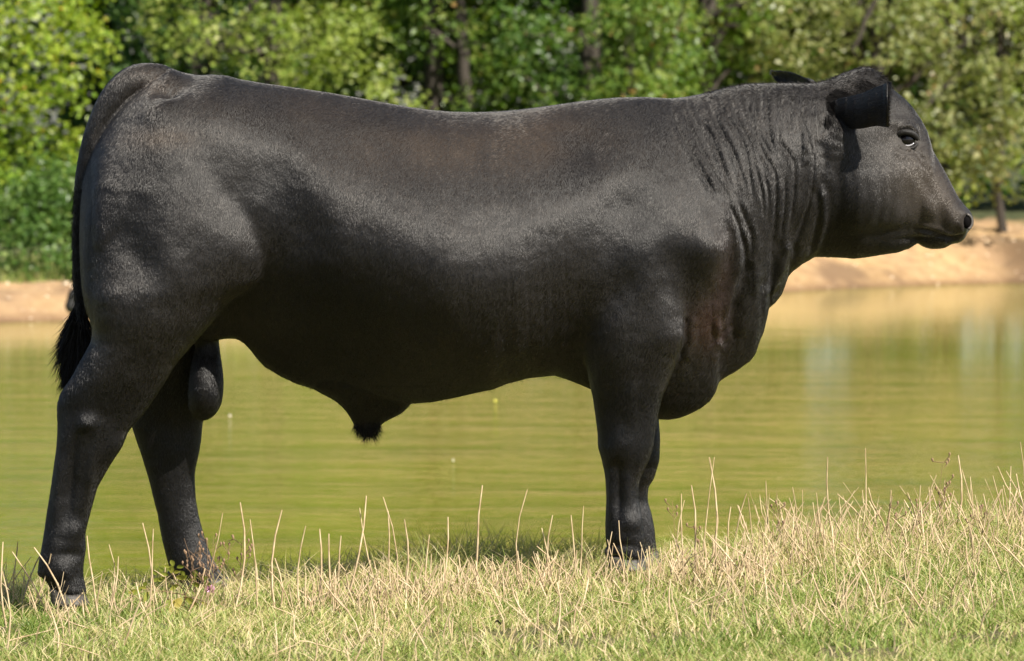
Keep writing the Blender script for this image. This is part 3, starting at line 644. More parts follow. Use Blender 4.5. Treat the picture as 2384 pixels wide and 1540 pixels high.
def ear_fur(e, tipdir, count, far):
    me = e.data; n_v = len(me.vertices); co = np.empty(n_v * 3, np.float32); me.vertices.foreach_get('co', co); co = co.reshape(-1, 3).astype(float)
    no = np.empty(n_v * 3, np.float32); me.vertices.foreach_get('normal', no); no = no.reshape(-1, 3).astype(float)
    poly = np.array([list(p.vertices) for p in me.polygons]); pa = np.array([p.area for p in me.polygons]); k = RNG.choice(len(poly), count, p=pa / pa.sum()); w = RNG.dirichlet(np.ones(4), count)
    p = np.einsum('ij,ijk->ik', w, co[poly[k]]); nn = np.einsum('ij,ijk->ik', w, no[poly[k]])
    d = np.array(tipdir)[None] + RNG.normal(size=(count, 3)) * .10; d /= np.linalg.norm(d, axis=1)[:, None]
    d = d - nn * np.sum(d * nn, 1)[:, None]; d /= np.linalg.norm(d, axis=1)[:, None] + 1e-6
    Ln = .006 + .007 * RNG.random(count); P1 = p + (d + nn * .15) * (Ln * .5)[:, None]; P2 = p + d * Ln[:, None] + nn * (Ln * .12)[:, None]
    hc = bpy.data.hair_curves.new('ear_hair'); hc.add_curves([3] * count)
    hc.points.foreach_set('position', np.stack([p, P1, P2], 1).astype(np.float32).ravel())
    ra = hc.attributes.get('radius') or hc.attributes.new('radius', 'FLOAT', 'POINT'); ra.data.foreach_set('value', np.tile(np.array([.00034, .00028, .00006], np.float32), count))
    for an, av in (('brown', .0), ('red', 0.), ('grey', 0.), ('dark', .35)):
        t = hc.attributes.new(an, 'FLOAT', 'CURVE'); t.data.foreach_set('value', np.full(count, av, np.float32))
    t = hc.attributes.new('rnd', 'FLOAT', 'CURVE'); t.data.foreach_set('value', np.clip(.5 + .28 * RNG.normal(size=count), 0, 1).astype(np.float32))
    o = bpy.data.objects.new('ear_hair', hc); COL.objects.link(o); put_under(o, e); hc.materials.append(m_fur); o['kind'] = 'stuff'
ear_fur(near_ear, (.8, -.5, .15), 22000, False); ear_fur(far_ear, (-.7, .5, .35), 9000, True)

# fringe along the ear's open edge and the tuft that covers its root
nr_ = 700; t = RNG.random(nr_); rp = [P(2058 + 9 * abs(1 - 2 * q) * 0 + 7, 193 + 103 * q, -.232) for q in t]
dr = np.stack([.75 + .2 * RNG.normal(size=nr_), -.35 + .2 * RNG.normal(size=nr_), .45 - .9 * t + .2 * RNG.normal(size=nr_)], 1); dr /= np.linalg.norm(dr, axis=1)[:, None]
strands('ear_fringe', rp, dr, .004 + .008 * RNG.random(nr_) + .008 * (t < .12), .0004, .1, near_ear, m_hair, seg=3, curl=.3)
def tuft(cx, cy, sx, sy, count, ang, length):
    sel = idxv[(np.hypot((U2 - cx) / sx, (V2 - cy) / sy) < 1) & (B[:, 1] < 0)]; k = RNG.choice(sel, count); a = math.radians(ang)
    d = np.array([math.cos(a), 0, math.sin(a)])[None] + NV[k] * .45 + RNG.normal(size=(count, 3)) * .16; d /= np.linalg.norm(d, axis=1)[:, None]
    strands('head_tuft', B[k], d, length * (.6 + .7 * RNG.random(count)), .0005, .35, bull, m_hair, seg=4, curl=.15)
tuft(1945, 240, 26, 30, 2200, -15, .034); tuft(1990, 205, 45, 22, 2200, -40, .026); tuft(1935, 285, 18, 26, 1200, -50, .022)


# ------------------------------------------------------------------ trees beyond the pond
def leaf_mat(name, stops, transl=.45, rough=.42, spec=.5):
    m, t, b = new_mat(name)
    a = N(t, 'ShaderNodeAttribute'); a.attribute_name = 'v'
    c = ramp(t, stops, a.outputs['Fac']).outputs[0]
    t.links.new(c, b.inputs['Base Color']); b.inputs['Roughness'].default_value = rough; b.inputs['Specular IOR Level'].default_value = spec
    tr = N(t, 'ShaderNodeBsdfTranslucent'); hs = N(t, 'ShaderNodeHueSaturation'); hs.inputs['Saturation'].default_value = 1.15; hs.inputs['Value'].default_value = 1.5
    t.links.new(c, hs.inputs['Color']); t.links.new(hs.outputs[0], tr.inputs[0])
    mx = N(t, 'ShaderNodeMixShader'); mx.inputs[0].default_value = transl
    t.links.new(b.outputs[0], mx.inputs[1]); t.links.new(tr.outputs[0], mx.inputs[2])
    t.links.new(mx.outputs[0], t.nodes['Material Output'].inputs[0]); return m
LM = {
 'lime': leaf_mat('lime_leaves', [(0, (.15, .26, .025)), (.5, (.27, .36, .04)), (.93, (.42, .46, .07)), (1, (.60, .34, .05))], .4),
 'mid': leaf_mat('mid_green_leaves', [(0, (.07, .14, .018)), (.5, (.14, .22, .032)), (.9, (.30, .34, .08)), (1, (.40, .26, .10))], .4),
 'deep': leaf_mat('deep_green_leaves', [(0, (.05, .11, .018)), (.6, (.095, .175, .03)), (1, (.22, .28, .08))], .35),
 'olive': leaf_mat('olive_leaves', [(0, (.11, .155, .035)), (.5, (.22, .245, .07)), (.85, (.38, .38, .18)), (1, (.40, .27, .12))], .42, .42, .7),
 'light': leaf_mat('light_green_leaves', [(0, (.15, .22, .03)), (.5, (.27, .34, .06)), (1, (.45, .46, .16))], .4),
}
m_bark, t_, b_ = new_mat('bark'); nb = tex(t_, 9, 5, .7, mapped(t_, (1, 1, .25)))
t_.links.new(ramp(t_, [(.3, (.02, .016, .012)), (.7, (.075, .06, .048))], nb.outputs[0]).outputs[0], b_.inputs['Base Color']); b_.inputs['Roughness'].default_value = .9
bump(t_, nb.outputs[0], b_, .8, .04)
def limb_geo(paths, K=8):
    V = []; Fc = []
    for pts in paths:
        off = len(V)
        for i, (p, r) in enumerate(pts):
            t = (pts[min(i + 1, len(pts) - 1)][0] - pts[max(i - 1, 0)][0]).normalized()
            s = t.cross(Vector((.3, 1, .1))).normalized(); u = t.cross(s)
            for k in range(K):
                a = 2 * math.pi * k / K; V.append(p + r * (1 + .12 * math.sin(3 * a + i)) * (math.cos(a) * s + math.sin(a) * u))
        for i in range(len(pts) - 1):
            for k in range(K): Fc.append((off + i * K + k, off + i * K + (k + 1) % K, off + (i + 1) * K + (k + 1) % K, off + (i + 1) * K + k))
    return V, Fc
def wander(a, b, r0, r1, n=7, j=.06):
    a = Vector(a); b = Vector(b); L = (b - a).length; out = []
    for i in range(n + 1):
        t = i / n; q = a.lerp(b, t)
        if 0 < i < n: q += Vector((random.uniform(-j, j), random.uniform(-j, j), random.uniform(-j, j) * .5)) * L
        out.append((q, r0 + (r1 - r0) * t))
    return out
def leaves(clumps, per_area, size, mat, name, parent, bias=None):
    """clumps (x, y, z, rx, rz): leaf clusters gathered in twigs inside a loose shell"""
    C = []; Nn = []; S = []; VV = []
    for (x, y, z, rx, rz, sz) in clumps:
        n = int(per_area * rx * rz / (sz * sz))
        if n < 8: n = 8
        ntw = max(3, n // 9)
        d = RNG.normal(size=(ntw, 3)); d /= np.linalg.norm(d, axis=1)[:, None]
        rad = .35 + .75 * RNG.random(ntw) ** .6
        tw = d * rad[:, None] * np.array([rx, rx, rz])
        k = RNG.integers(0, ntw, n)
        p = tw[k] + RNG.normal(size=(n, 3)) * sz * 1.1 + np.array([x, y, z])
        nn = d[k] * .55 + np.array([.05, -.25, .75]) + RNG.normal(size=(n, 3)) * .55
        C.append(p); Nn.append(nn); S.append(sz * (.6 + .7 * RNG.random(n)))
        tone = RNG.random() * .3
        VV.append(np.clip(tone + .35 * RNG.random(ntw)[k] + RNG.normal(size=n) * .16 + .12 + .45 * (RNG.random(n) > .985), 0, 1))
    C = np.concatenate(C); Nn = np.concatenate(Nn); S = np.concatenate(S); VV = np.concatenate(VV)
    # a narrow clearing between two trees: open sky low behind the bull's neck, mirrored in the pond
    q = C[:, 0] / (C[:, 1] + 12); kp = ~((np.hypot((q - .0690) / .0062, (C[:, 2] - 1.0) / .62) < 1))
    C, Nn, S, VV = C[kp], Nn[kp], S[kp], VV[kp]
    Nn /= np.linalg.norm(Nn, axis=1)[:, None]; n = len(C)
    A = np.cross(Nn, RNG.normal(size=(n, 3))); A /= np.linalg.norm(A, axis=1)[:, None]; Bv = np.cross(Nn, A)
    fold_ = Nn * (S * .14)[:, None]
    # five-point leaf: stalk end, two shoulders, tip, folded on the midrib
    p0 = C - A * S[:, None] * .5; p2 = C + A * S[:, None] * .55
    p1 = C - Bv * S[:, None] * .42 + fold_ - A * S[:, None] * .05; p3 = C + Bv * S[:, None] * .42 + fold_ - A * S[:, None] * .05
    V = np.stack([p0, p1, p2, p3], 1).reshape(-1, 3)
    i = np.arange(n)[:, None] * 4
    Fc = np.concatenate([i + [0, 1, 2], i + [0, 2, 3]], 1).reshape(-1, 3)
    return mesh_np(name, V, Fc, mat, parent, smooth=False, attr={'v': np.repeat(VV, 4)})
def tree(x, y, h, rad, low, mat, label, size=.075, dens=.75, trunk_r=.16, lean=0, nclump=60, extra=(), limbs=(), cat='tree', xr=None, name='broadleaf_tree', top_c=True):
    gz = float(ground_z(x, y)); e = empty(name, (x, y, gz)); tag(e, label, cat, 'trees along the far bank' if cat == 'tree' else 'shrubs on the far bank')
    base = Vector((x, y, gz - .15)); tip = Vector((x + lean, y, gz + h * .8))
    tr = wander(base, tip, trunk_r, trunk_r * .25, 9, .012); V, Fc = limb_geo([tr], 12)
    mesh_py('trunk', V, Fc, m_bark, e)
    cl = []; paths = []
    for _ in range(nclump):
        t = random.random() ** .8; zz = gz + low + t * (min(h, 4.6) - low)
        prof = math.sin(min(1, .30 + .7 * t) * math.pi * .5) if h > 3 else math.sin(math.pi * min(.95, .25 + t * .7))
        a = random.uniform(0, 2 * math.pi); rr = rad * prof * random.random() ** .45
        cx, cy = x + lean * t + math.cos(a) * rr, y + math.sin(a) * rr * .8
        if xr and not (xr[0] < cx < xr[1]): continue
        r = random.uniform(.22, .5) * (1 if h > 3 else .7)
        cl.append((cx, cy, zz, r * 1.2, r * .8, size))
        if random.random() < .55:
            s = tr[min(9, int(1 + t * 5))][0]; paths.append(wander(s, (cx, cy, zz - .05), trunk_r * .32, .012, 5, .05))
    for c in extra: cl.append(c)
    if h > 5 and top_c:
        for _ in range(int(nclump * .55)):
            t = random.random(); zz = gz + 4.2 + t * (h - 4.2); prof = math.sqrt(max(0, 1 - t * t * .9)); a = random.uniform(0, 6.283); rr = rad * prof * random.random() ** .5
            cl.append((x + math.cos(a) * rr, y + math.sin(a) * rr * .8, zz, .75, .55, .16))
            if random.random() < .3: paths.append(wander(tr[6][0], (x + math.cos(a) * rr, y + math.sin(a) * rr * .8, zz), trunk_r * .3, .015, 5, .05))
    for l in limbs: V, Fc = limb_geo([l], 8); mesh_py('branch', V, Fc, m_bark, e)
    if paths:
        V, Fc = limb_geo(paths, 5); tag(mesh_py('twigs', V, Fc, m_bark, e), kind='stuff')
    leaves(cl, dens * 13, size, LM[mat], 'crown', e)
    return e
def Pw(px, py, Y): return P(px, py, Y)
# explicit clumps laid where the photograph shows lit boughs: (px, py, rx px, rz px) at depth Y
def boughs(lst, Y, size):
    out = []
    for px, py, rx, rz in lst:
        k = (Y + CAMD) / FPX; p = P(px, py, Y + random.uniform(-.5, .5)); out.append((p.x, p.y, p.z, rx * k, rz * k, size))
    return out
ex = boughs([(20, 40, 90, 50), (110, 30, 90, 60), (190, 60, 70, 40), (60, 120, 90, 50), (150, 130, 80, 45), (225, 110, 50, 30), (20, 200, 70, 45), (100, 190, 80, 40), (180, 175, 60, 30), (60, 250, 60, 40), (150, 235, 50, 40), (10, 290, 60, 40),
             (110, 300, 60, 35), (30, 340, 70, 35), (120, 345, 60, 30), (20, 400, 80, 40), (110, 400, 60, 35), (60, 440, 50, 28), (140, 440, 40, 22), (30, 475, 50, 22), (175, 400, 30, 22), (110, 470, 40, 20), (-40, 470, 60, 40), (170, 330, 36, 40), (0, 460, 40, 30), (200, 20, 60, 30), (250, 90, 30, 22), (-60, 150, 90, 120), (-60, 350, 90, 90)], 36, .062)
tree(-6.9, 36.5, 9, 2.2, 1.2, 'lime', 'bright yellow-green tree overhanging the left end of the far bank', .062, .75, .2, 0, 30, extra=ex, xr=(-12, -5.6))
p = Pw(472, 170, 44); q = [wander(Pw(478, 160, 43.9), Pw(590, 10, 43.5), .10, .05, 5, .02), wander(Pw(470, 150, 44), Pw(360, 0, 44), .09, .04, 5, .03), wander(Pw(590, 10, 43.5), Pw(640, -160, 43.5), .05, .03, 4, .03)]
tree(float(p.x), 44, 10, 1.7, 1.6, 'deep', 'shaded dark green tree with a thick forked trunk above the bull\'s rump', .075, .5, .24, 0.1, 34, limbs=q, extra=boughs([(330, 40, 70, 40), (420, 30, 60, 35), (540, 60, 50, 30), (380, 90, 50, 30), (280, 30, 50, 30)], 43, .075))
tree(-2.9, 42.5, 9, 1.5, .7, 'light', 'light green tree with pale leaf clusters rising behind the bull\'s loin', .07, .45, .12, .2, 26,
     extra=boughs([(700, 120, 50, 26), (760, 150, 55, 30), (820, 190, 60, 30), (880, 215, 60, 26), (940, 235, 60, 24), (640, 60, 50, 40), (720, 40, 60, 36), (800, 30, 60, 36), (860, 50, 50, 36), (660, 180, 40, 22), (980, 248, 50, 18), (600, 150, 40, 28), (700, 195, 50, 16)], 41.5, .07))
tree(-.9, 44.5, 10, 1.6, .7, 'mid', 'green tree with a thin crooked trunk above the middle of the bull\'s back', .075, .55, .15, -.15, 38,
     extra=boughs([(1010, 120, 60, 30), (1100, 60, 60, 34), (1150, 150, 60, 40), (1090, 220, 70, 24), (1030, 30, 50, 30)], 43, .075),
     limbs=[wander(Pw(985, 60, 43), Pw(1060, 110, 43), .05, .02, 4, .03), wander(Pw(1085, 250, 43.5), Pw(1070, 0, 43.5), .09, .06, 6, .02)])
tree(.9, 43, 9, 1.6, .6, 'deep', 'rich green tree above the bull\'s withers, with scattered bright leaves', .075, .6, .16, .1, 40,
     extra=boughs([(1240, 60, 70, 40), (1330, 90, 70, 44), (1410, 60, 60, 40), (1290, 170, 80, 40), (1390, 190, 70, 36), (1230, 225, 60, 22), (1450, 140, 50, 36)], 42, .075))
tree(1.4, 41.0, 3.1, 1.0, .3, 'mid', 'low leafy green sapling just above the bull\'s withers', .07, .6, .06, 0, 16, extra=boughs([(1330, 220, 70, 22), (1420, 205, 60, 24), (1480, 215, 50, 20), (1540, 200, 50, 26)], 40.5, .07))
p = Pw(1640, 100, 44)
tree(float(p.x), 44, 10, 1.6, .9, 'mid', 'green tree with a dark upright trunk above the bull\'s neck', .075, .55, .17, 0, 34,
     extra=boughs([(1560, 40, 50, 36), (1530, 110, 50, 36), (1600, 160, 70, 30), (1680, 150, 60, 30), (1720, 60, 50, 40)], 43, .075),
     limbs=[wander(Pw(1660, 110, 43.6), Pw(1720, 0, 43.4), .06, .04, 4, .03), wander(Pw(1620, 100, 43.8), Pw(1570, -20, 43.6), .06, .04, 4, .03), wander(Pw(1640, 235, 42.9), Pw(1700, 160, 42.9), .035, .02, 5, .03)])
bl = []
for _ in range(105):
    px = random.uniform(1740, 2430); hi = np.interp(px, [1740, 1900, 2180, 2300, 2430], [180, 260, 455, 440, 430]); py = random.uniform(-40, hi)
    bl.append((px, py, random.uniform(40, 75), random.uniform(22, 40)))
tree(4.6, 46.8, 6, 2.9, 1.0, 'olive', 'broad silvery olive-green tree filling the view behind the bull\'s head', .082, .62, .13, .2, 36, extra=boughs(bl[:80], 43.2, .078), limbs=[wander(Pw(2010, 60, 42.4), Pw(1985, 120, 42.4), .03, .02, 4, .05), wander(Pw(2040, 0, 42.4), Pw(2010, 60, 42.4), .035, .03, 4, .05)])
p = Pw(2340, 545, 44.4)
tree(float(p.x), 44.4, 7, 1.1, 1.3, 'light', 'slender tree with a leaning grey trunk at the right edge of the far bank', .07, .4, .06, -.25, 14,
     extra=boughs([(2200, 370, 40, 26), (2260, 400, 50, 26), (2330, 380, 50, 30), (2380, 340, 50, 30), (2290, 440, 46, 20), (2220, 440, 30, 20), (2350, 430, 40, 20), (2180, 480, 16, 18), (2250, 330, 50, 26)], 43.6, .07))
tree(-4.6, 34.6, .95, .9, .05, 'deep', 'dark green bush at the left, low behind the sandy bank', .06, .7, .03, 0, 40, cat='shrub', name='shrub', extra=boughs([(30, 560, 60, 30), (100, 590, 50, 26), (150, 570, 40, 26), (60, 520, 50, 20), (140, 530, 40, 20), (10, 605, 50, 16), (60, 622, 60, 20), (150, 615, 60, 20), (10, 632, 60, 16), (100, 636, 60, 14), (165, 628, 40, 14), (-60, 600, 60, 50), (210, 610, 40, 30)], 34, .06))
tree(-2.6, 38.6, 1.5, 1.0, .1, 'mid', 'rounded bush on the far bank hidden low behind the bull\'s rump', .065, .5, .04, 0, 30, cat='shrub', name='shrub')
# the close-grown row behind
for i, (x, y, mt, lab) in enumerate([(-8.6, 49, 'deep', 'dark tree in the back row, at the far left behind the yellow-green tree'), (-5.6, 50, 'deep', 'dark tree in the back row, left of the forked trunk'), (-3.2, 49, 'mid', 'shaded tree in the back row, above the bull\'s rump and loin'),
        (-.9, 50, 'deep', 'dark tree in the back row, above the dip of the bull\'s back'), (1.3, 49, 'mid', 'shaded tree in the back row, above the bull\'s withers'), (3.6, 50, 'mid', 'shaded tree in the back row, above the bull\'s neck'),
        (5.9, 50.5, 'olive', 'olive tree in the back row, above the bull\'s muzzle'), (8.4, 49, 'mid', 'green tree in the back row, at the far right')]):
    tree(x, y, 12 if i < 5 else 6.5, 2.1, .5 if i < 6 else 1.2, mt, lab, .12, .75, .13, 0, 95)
under = []
for _ in range(150):
    x = random.uniform(-11, 4.6); y = random.uniform(44, 53); under.append((x, y, float(ground_z(x, y)) + random.uniform(0, .7), .7, .5, .11))
for _ in range(170):
    x = random.uniform(-14, 14); y = random.uniform(54, 56); under.append((x, y, float(ground_z(x, y)) + random.uniform(0.2, 6), 1.0, .8, .2))
print('leaf meshes', sum(len(o.data.polygons) for o in bpy.data.objects if o.name.startswith('crown')))
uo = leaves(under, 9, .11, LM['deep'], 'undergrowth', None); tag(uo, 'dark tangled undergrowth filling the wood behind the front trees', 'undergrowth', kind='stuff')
# fringe of grass along the far bank top
n = 30000; x = RNG.uniform(-9, 5.2, n); y = shore(x) + np.interp(x, [-9, -4, 0, 5], [1.6, 1.8, 2.8, 3.7]) + RNG.random(n) ** 1.5 * 5; z = ground_z(x, y)
def blades(x, y, z, L, W_, lean, seg=2):
    n = len(x); a = RNG.uniform(0, 2 * np.pi, n); ca, sa = np.cos(a), np.sin(a)
    side = np.stack([-sa, ca, 0 * a], 1); d = np.stack([ca * lean, sa * lean, 0 * a], 1); base = np.stack([x, y, z], 1); out = []
    fa = RNG.uniform(-.6, .6, n); side = np.stack([np.cos(fa), np.sin(fa), 0 * fa], 1)
    for i in range(seg + 1):
        t = i / seg; p = base + np.array([0, 0, 1.]) * (L * (t - .25 * lean * t * t))[:, None] + d * (L * t * t)[:, None]
        w = (W_ * (1 - t) ** .7 * .5)[:, None]
        if i < seg: out += [p - side * w, p + side * w]
        else: out += [p]
    V = np.stack(out, 1).reshape(-1, 3); k = 2 * seg + 1; b = np.arange(n)[:, None] * k
    f = []
    for i in range(seg - 1): f += [[2 * i, 2 * i + 1, 2 * i + 3], [2 * i, 2 * i + 3, 2 * i + 2]]
    f += [[2 * seg - 2, 2 * seg - 1, 2 * seg]]
    Fc = (b[:, None, :] + np.array(f)[None]).reshape(-1, 3); return V, Fc, k
m_grass = leaf_mat('grass_blades', [(0, (.13, .20, .035)), (.35, (.25, .32, .075)), (.6, (.42, .43, .15)), (.8, (.58, .47, .24)), (1, (.76, .62, .40))], .35, .5, .35)
L = .05 + .16 * RNG.random(n) ** 2; V, Fc, k = blades(x, y, z - .01, L, np.full(n, .012), .5 * RNG.random(n))
fg = mesh_np('bank_grass', V, Fc, m_grass, None, False, {'v': np.repeat(np.clip(.35 + .25 * RNG.normal(size=n), 0, 1), k)}); tag(fg, 'green and straw grass along the top of the far bank', 'grass', kind='stuff')
# pebbles and clods on the sandy slope
n = 2600; x = RNG.uniform(-8, 9, n); d = RNG.random(n) * 2.8 - .1; y = shore(x) + d; z = ground_z(x, y)
ico = np.array([[0, 0, 1], [.9, 0, .2], [.2, .85, .1], [-.8, .4, .2], [-.6, -.7, .1], [.4, -.85, .15]]); fi = np.array([[0, 1, 2], [0, 2, 3], [0, 3, 4], [0, 4, 5], [0, 5, 1]])
sz = .008 + .022 * RNG.random(n) ** 3; V = (ico[None] * (1 + .3 * RNG.normal(size=(n, 6, 3))) * sz[:, None, None] + np.stack([x, y, z], 1)[:, None]).reshape(-1, 3)
m_peb, t_, b_ = new_mat('clod'); a = N(t_, 'ShaderNodeAttribute'); a.attribute_name = 'v'
t_.links.new(ramp(t_, [(0, (.24, .15, .08)), (.6, (.52, .36, .21)), (1, (.72, .58, .42))], a.outputs['Fac']).outputs[0], b_.inputs['Base Color']); b_.inputs['Roughness'].default_value = .9
pb = mesh_np('pebbles', V, (np.arange(n)[:, None, None] * 6 + fi).reshape(-1, 3), m_peb, None, False, {'v': np.repeat(RNG.random(n), 6)}); tag(pb, 'small pebbles and clods scattered on the sandy far bank', 'pebbles', kind='stuff')
# the small black shape at the waterline behind the tail
Y = 31.2; V = []; Fc = []
m_dark, t_, b_ = new_mat('matte_black'); b_.inputs['Base Color'].default_value = (.012, .011, .011, 1); b_.inputs['Roughness'].default_value = .6
bb = bpy.data.meshes.new('dark_lump'); c0 = P(167, 700, Y); K = 14; n = 9
for i in range(n + 1):
    t = i / n; py = 729 - 57 * t; c = P(169 - 3 * math.sin(t * 5), py, Y); r = .058 * math.sin(math.pi * (.12 + .85 * t)) ** .45 * (1 + .16 * math.sin(t * 9))
    for q in range(K):
        a = 2 * math.pi * q / K; V.append((c.x + r * 1.05 * math.cos(a), c.y + r * math.sin(a), c.z))
for i in range(n):
    for q in range(K): Fc.append((i * K + q, i * K + (q + 1) % K, (i + 1) * K + (q + 1) % K, (i + 1) * K + q))
Fc.append([n * K + q for q in range(K)]); Fc.append([q for q in range(K)][::-1])
st = mesh_py('dark_lump', V, Fc, m_dark); tag(st, 'small black lumpy stump at the far waterline, partly behind the bull\'s tail', 'lump')


# ------------------------------------------------------------------ near bank grass
def scatter(n, ylo=-2.9, yhi=1.7):
    x = RNG.uniform(-1.95, 1.95, n); lo = ylo + .9 * np.clip((1.2 - x) / 2.4, 0, 1)
    return x, lo + (yhi - lo) * RNG.random(n)
n = 260000; x, y = scatter(n); kp = RNG.random(n) < np.clip(.50 + 3.0 * fbm(x * 10, y * 8, 33, 3) + 1.2 * fbm(x * 2.5, y * 2.5, 34, 2), .04, 1); x, y = x[kp], y[kp]; n = len(x); z = ground_z(x, y)
tuft = np.clip(.5 + 1.5 * fbm(x * 3.2, y * 3.2, 41, 3), 0, 1); patch = np.clip(.5 + 1.7 * fbm(x * 1.6 + 7, y * 1.6, 51, 4), 0, 1)
L = (.014 + .045 * RNG.random(n) ** 1.4) * (.55 + 1.0 * tuft)
right = np.clip((x - .1) / 1.0, 0, 1) * np.clip((y + .4) / .5, 0, 1)
L = L * (1 + .8 * right)
V, Fc, k = blades(x, y, z - .004, L, .0022 + .0030 * RNG.random(n), .25 + 1.1 * RNG.random(n), 3)
v = np.clip(.09 + .50 * patch + .24 * RNG.normal(size=n) + .14 * right + .4 * (RNG.random(n) > .86), 0, 1)
go = mesh_np('grass', V, Fc, m_grass, None, False, {'v': np.repeat(v, k)}); tag(go, 'short green and yellowing grass covering the near bank under the bull', 'grass', kind='stuff')
# ragged band of long straw along the brow
n = 36000; x = RNG.uniform(-1.9, 1.9, n); y = .38 - 1.5 * RNG.random(n) ** 3.0 + .05 * np.sin(x * 9)
dens = np.interp(x, [-1.9, -1.0, -.75, -.55, -.1, .25, .4, .7, 1.3, 1.9], [.2, .16, .22, .5, .8, .55, .6, .8, 1, 1]) * np.clip(.2 + 1.9 * (fbm(x * 5, y * 2.5, 61, 3) + .35), .06, 1)
dens = dens * np.where((y < -.05) & (np.abs(x + 1.17) < .09), .5, 1) * np.where((y < -.1) & (np.abs(x - .29) < .07), 1.0, 1)
keep = RNG.random(n) < dens; x, y, dn = x[keep], y[keep], dens[keep]; n = len(x); z = ground_z(x, y)
L = (.050 + .120 * RNG.random(n) ** 1.5) * (.45 + .85 * dn) * np.clip(1.0 - .45 * np.clip(-y - .25, 0, 1) - .45 * np.clip(x - .3, 0, 1), .3, 1.2)
V, Fc, k = blades(x, y, z - .004, L, .0020 + .0020 * RNG.random(n), .2 + 1.3 * RNG.random(n), 3)
bo = mesh_np('brow_straw', V, Fc, m_grass, None, False, {'v': np.repeat(np.clip(.62 + .25 * RNG.normal(size=n), .05, 1), k)}); tag(bo, 'ragged band of pale dry straw along the brow of the near bank', 'dry grass', kind='stuff')
# flattened straw litter and longer dry blades near the brow
n = 30000; x, y = scatter(n); keep = RNG.random(n) < np.clip(.18 + 1.1 * np.clip((y + .4) / .6, 0, 1) * (.35 + .65 * np.clip(x + .6, 0, 1)), 0, 1)
x, y = x[keep], y[keep]; n = len(x); z = ground_z(x, y)
brow = np.clip((y + .35) / .6, 0, 1)
L = .04 + .05 * RNG.random(n) + .06 * RNG.random(n) ** 2 * brow
V, Fc, k = blades(x, y, z, L, .0020 + .0016 * RNG.random(n), .3 + 1.5 * RNG.random(n), 3)
so_ = mesh_np('straw_litter', V, Fc, m_grass, None, False, {'v': np.repeat(np.clip(.84 + .12 * RNG.normal(size=n), 0, 1), k)}); tag(so_, 'dry straw-coloured litter tangled through the grass on the near bank', 'dry grass', kind='stuff')
# stiff cut stalks: (tip px, tip py, base px, base py, y of base)
ST = [(517, 1194, 455, 1290, .25), (560, 1170, 545, 1290, .5), (583, 1210, 600, 1330, .2), (655, 1188, 640, 1330, .3), (852, 1155, 800, 1300, .6), (836, 1183, 890, 1400, -.3), (893, 1158, 915, 1340, .1), (1043, 1204, 1020, 1290, .8), (1122, 1130, 1108, 1270, .8), (1228, 1140, 1216, 1250, .9),
      (332, 1218, 345, 1310, .4), (357, 1232, 372, 1330, .3), (204, 1248, 230, 1350, .1), (192, 1280, 186, 1380, -.1), (255, 1268, 240, 1350, .2), (275, 1296, 250, 1370, .1), (7, 1262, 14, 1360, .1), (40, 1262, 30, 1370, 0), (30, 1285, 110, 1390, -.2), (80, 1275, 160, 1410, -.25), (120, 1290, 60, 1410, -.2), (5, 1330, 15, 1530, -1.1),
      (710, 1225, 700, 1320, .4), (745, 1232, 742, 1310, .5), (765, 1243, 775, 1330, .4), (795, 1248, 790, 1380, 0), (940, 1210, 935, 1290, .8), (1000, 1245, 990, 1420, -.4), (905, 1190, 910, 1300, .6),
      (1285, 1200, 1290, 1330, .3), (1360, 1178, 1350, 1290, .7), (1425, 1238, 1412, 1290, -.3), (1440, 1212, 1462, 1320, -.35), (1428, 1265, 1450, 1350, -.4), (1510, 1272, 1508, 1360, -.4), (1330, 1200, 1340, 1310, .3), (1260, 1230, 1300, 1330, .3),
      (1662, 1065, 1630, 1250, .7), (1650, 1065, 1640, 1190, .8), (1587, 1150, 1600, 1260, .7), (1610, 1130, 1612, 1250, .8), (1595, 1165, 1600, 1270, .6), (1738, 1150, 1700, 1250, .8), (1782, 1120, 1770, 1230, .8), (1815, 1170, 1810, 1260, .7), (1926, 1064, 1950, 1210, .8), (2015, 1044, 1995, 1170, .9), (1700, 1180, 1712, 1280, .6),
      (1670, 1190, 1660, 1290, .5), (1730, 1200, 1726, 1290, .5), (1850, 1180, 1840, 1270, .6), (2143, 1130, 2160, 1260, .7), (2175, 1130, 2130, 1280, .5), (2190, 1140, 2200, 1250, .7), (2335, 1130, 2330, 1230, .8), (2230, 1060, 2215, 1180, .9), (2290, 1150, 2300, 1240, .7), (2260, 1110, 2262, 1210, .8), (2375, 1030, 2372, 1200, .8),
      (2165, 1300, 2190, 1470, -.9), (1990, 1260, 2050, 1420, -.5), (1910, 1345, 1860, 1500, -1.1), (2300, 1240, 2220, 1420, -.5), (1690, 1300, 1715, 1440, -.6), (1090, 1300, 1080, 1440, -.5), (1055, 1410, 1030, 1540, -1.3), (1335, 1440, 1340, 1600, -1.4), (1230, 1310, 1240, 1420, -.4), (860, 1370, 880, 1500, -1.0), (640, 1300, 650, 1440, -.4),
      (700, 1400, 690, 1440, -.6), (1500, 1370, 1520, 1460, -.8), (1620, 1340, 1640, 1420, -.5), (2080, 1350, 2060, 1440, -.8), (1960, 1450, 1940, 1560, -1.4), (330, 1390, 270, 1560, -1.3), (110, 1400, 130, 1560, -1.3)]
paths = []
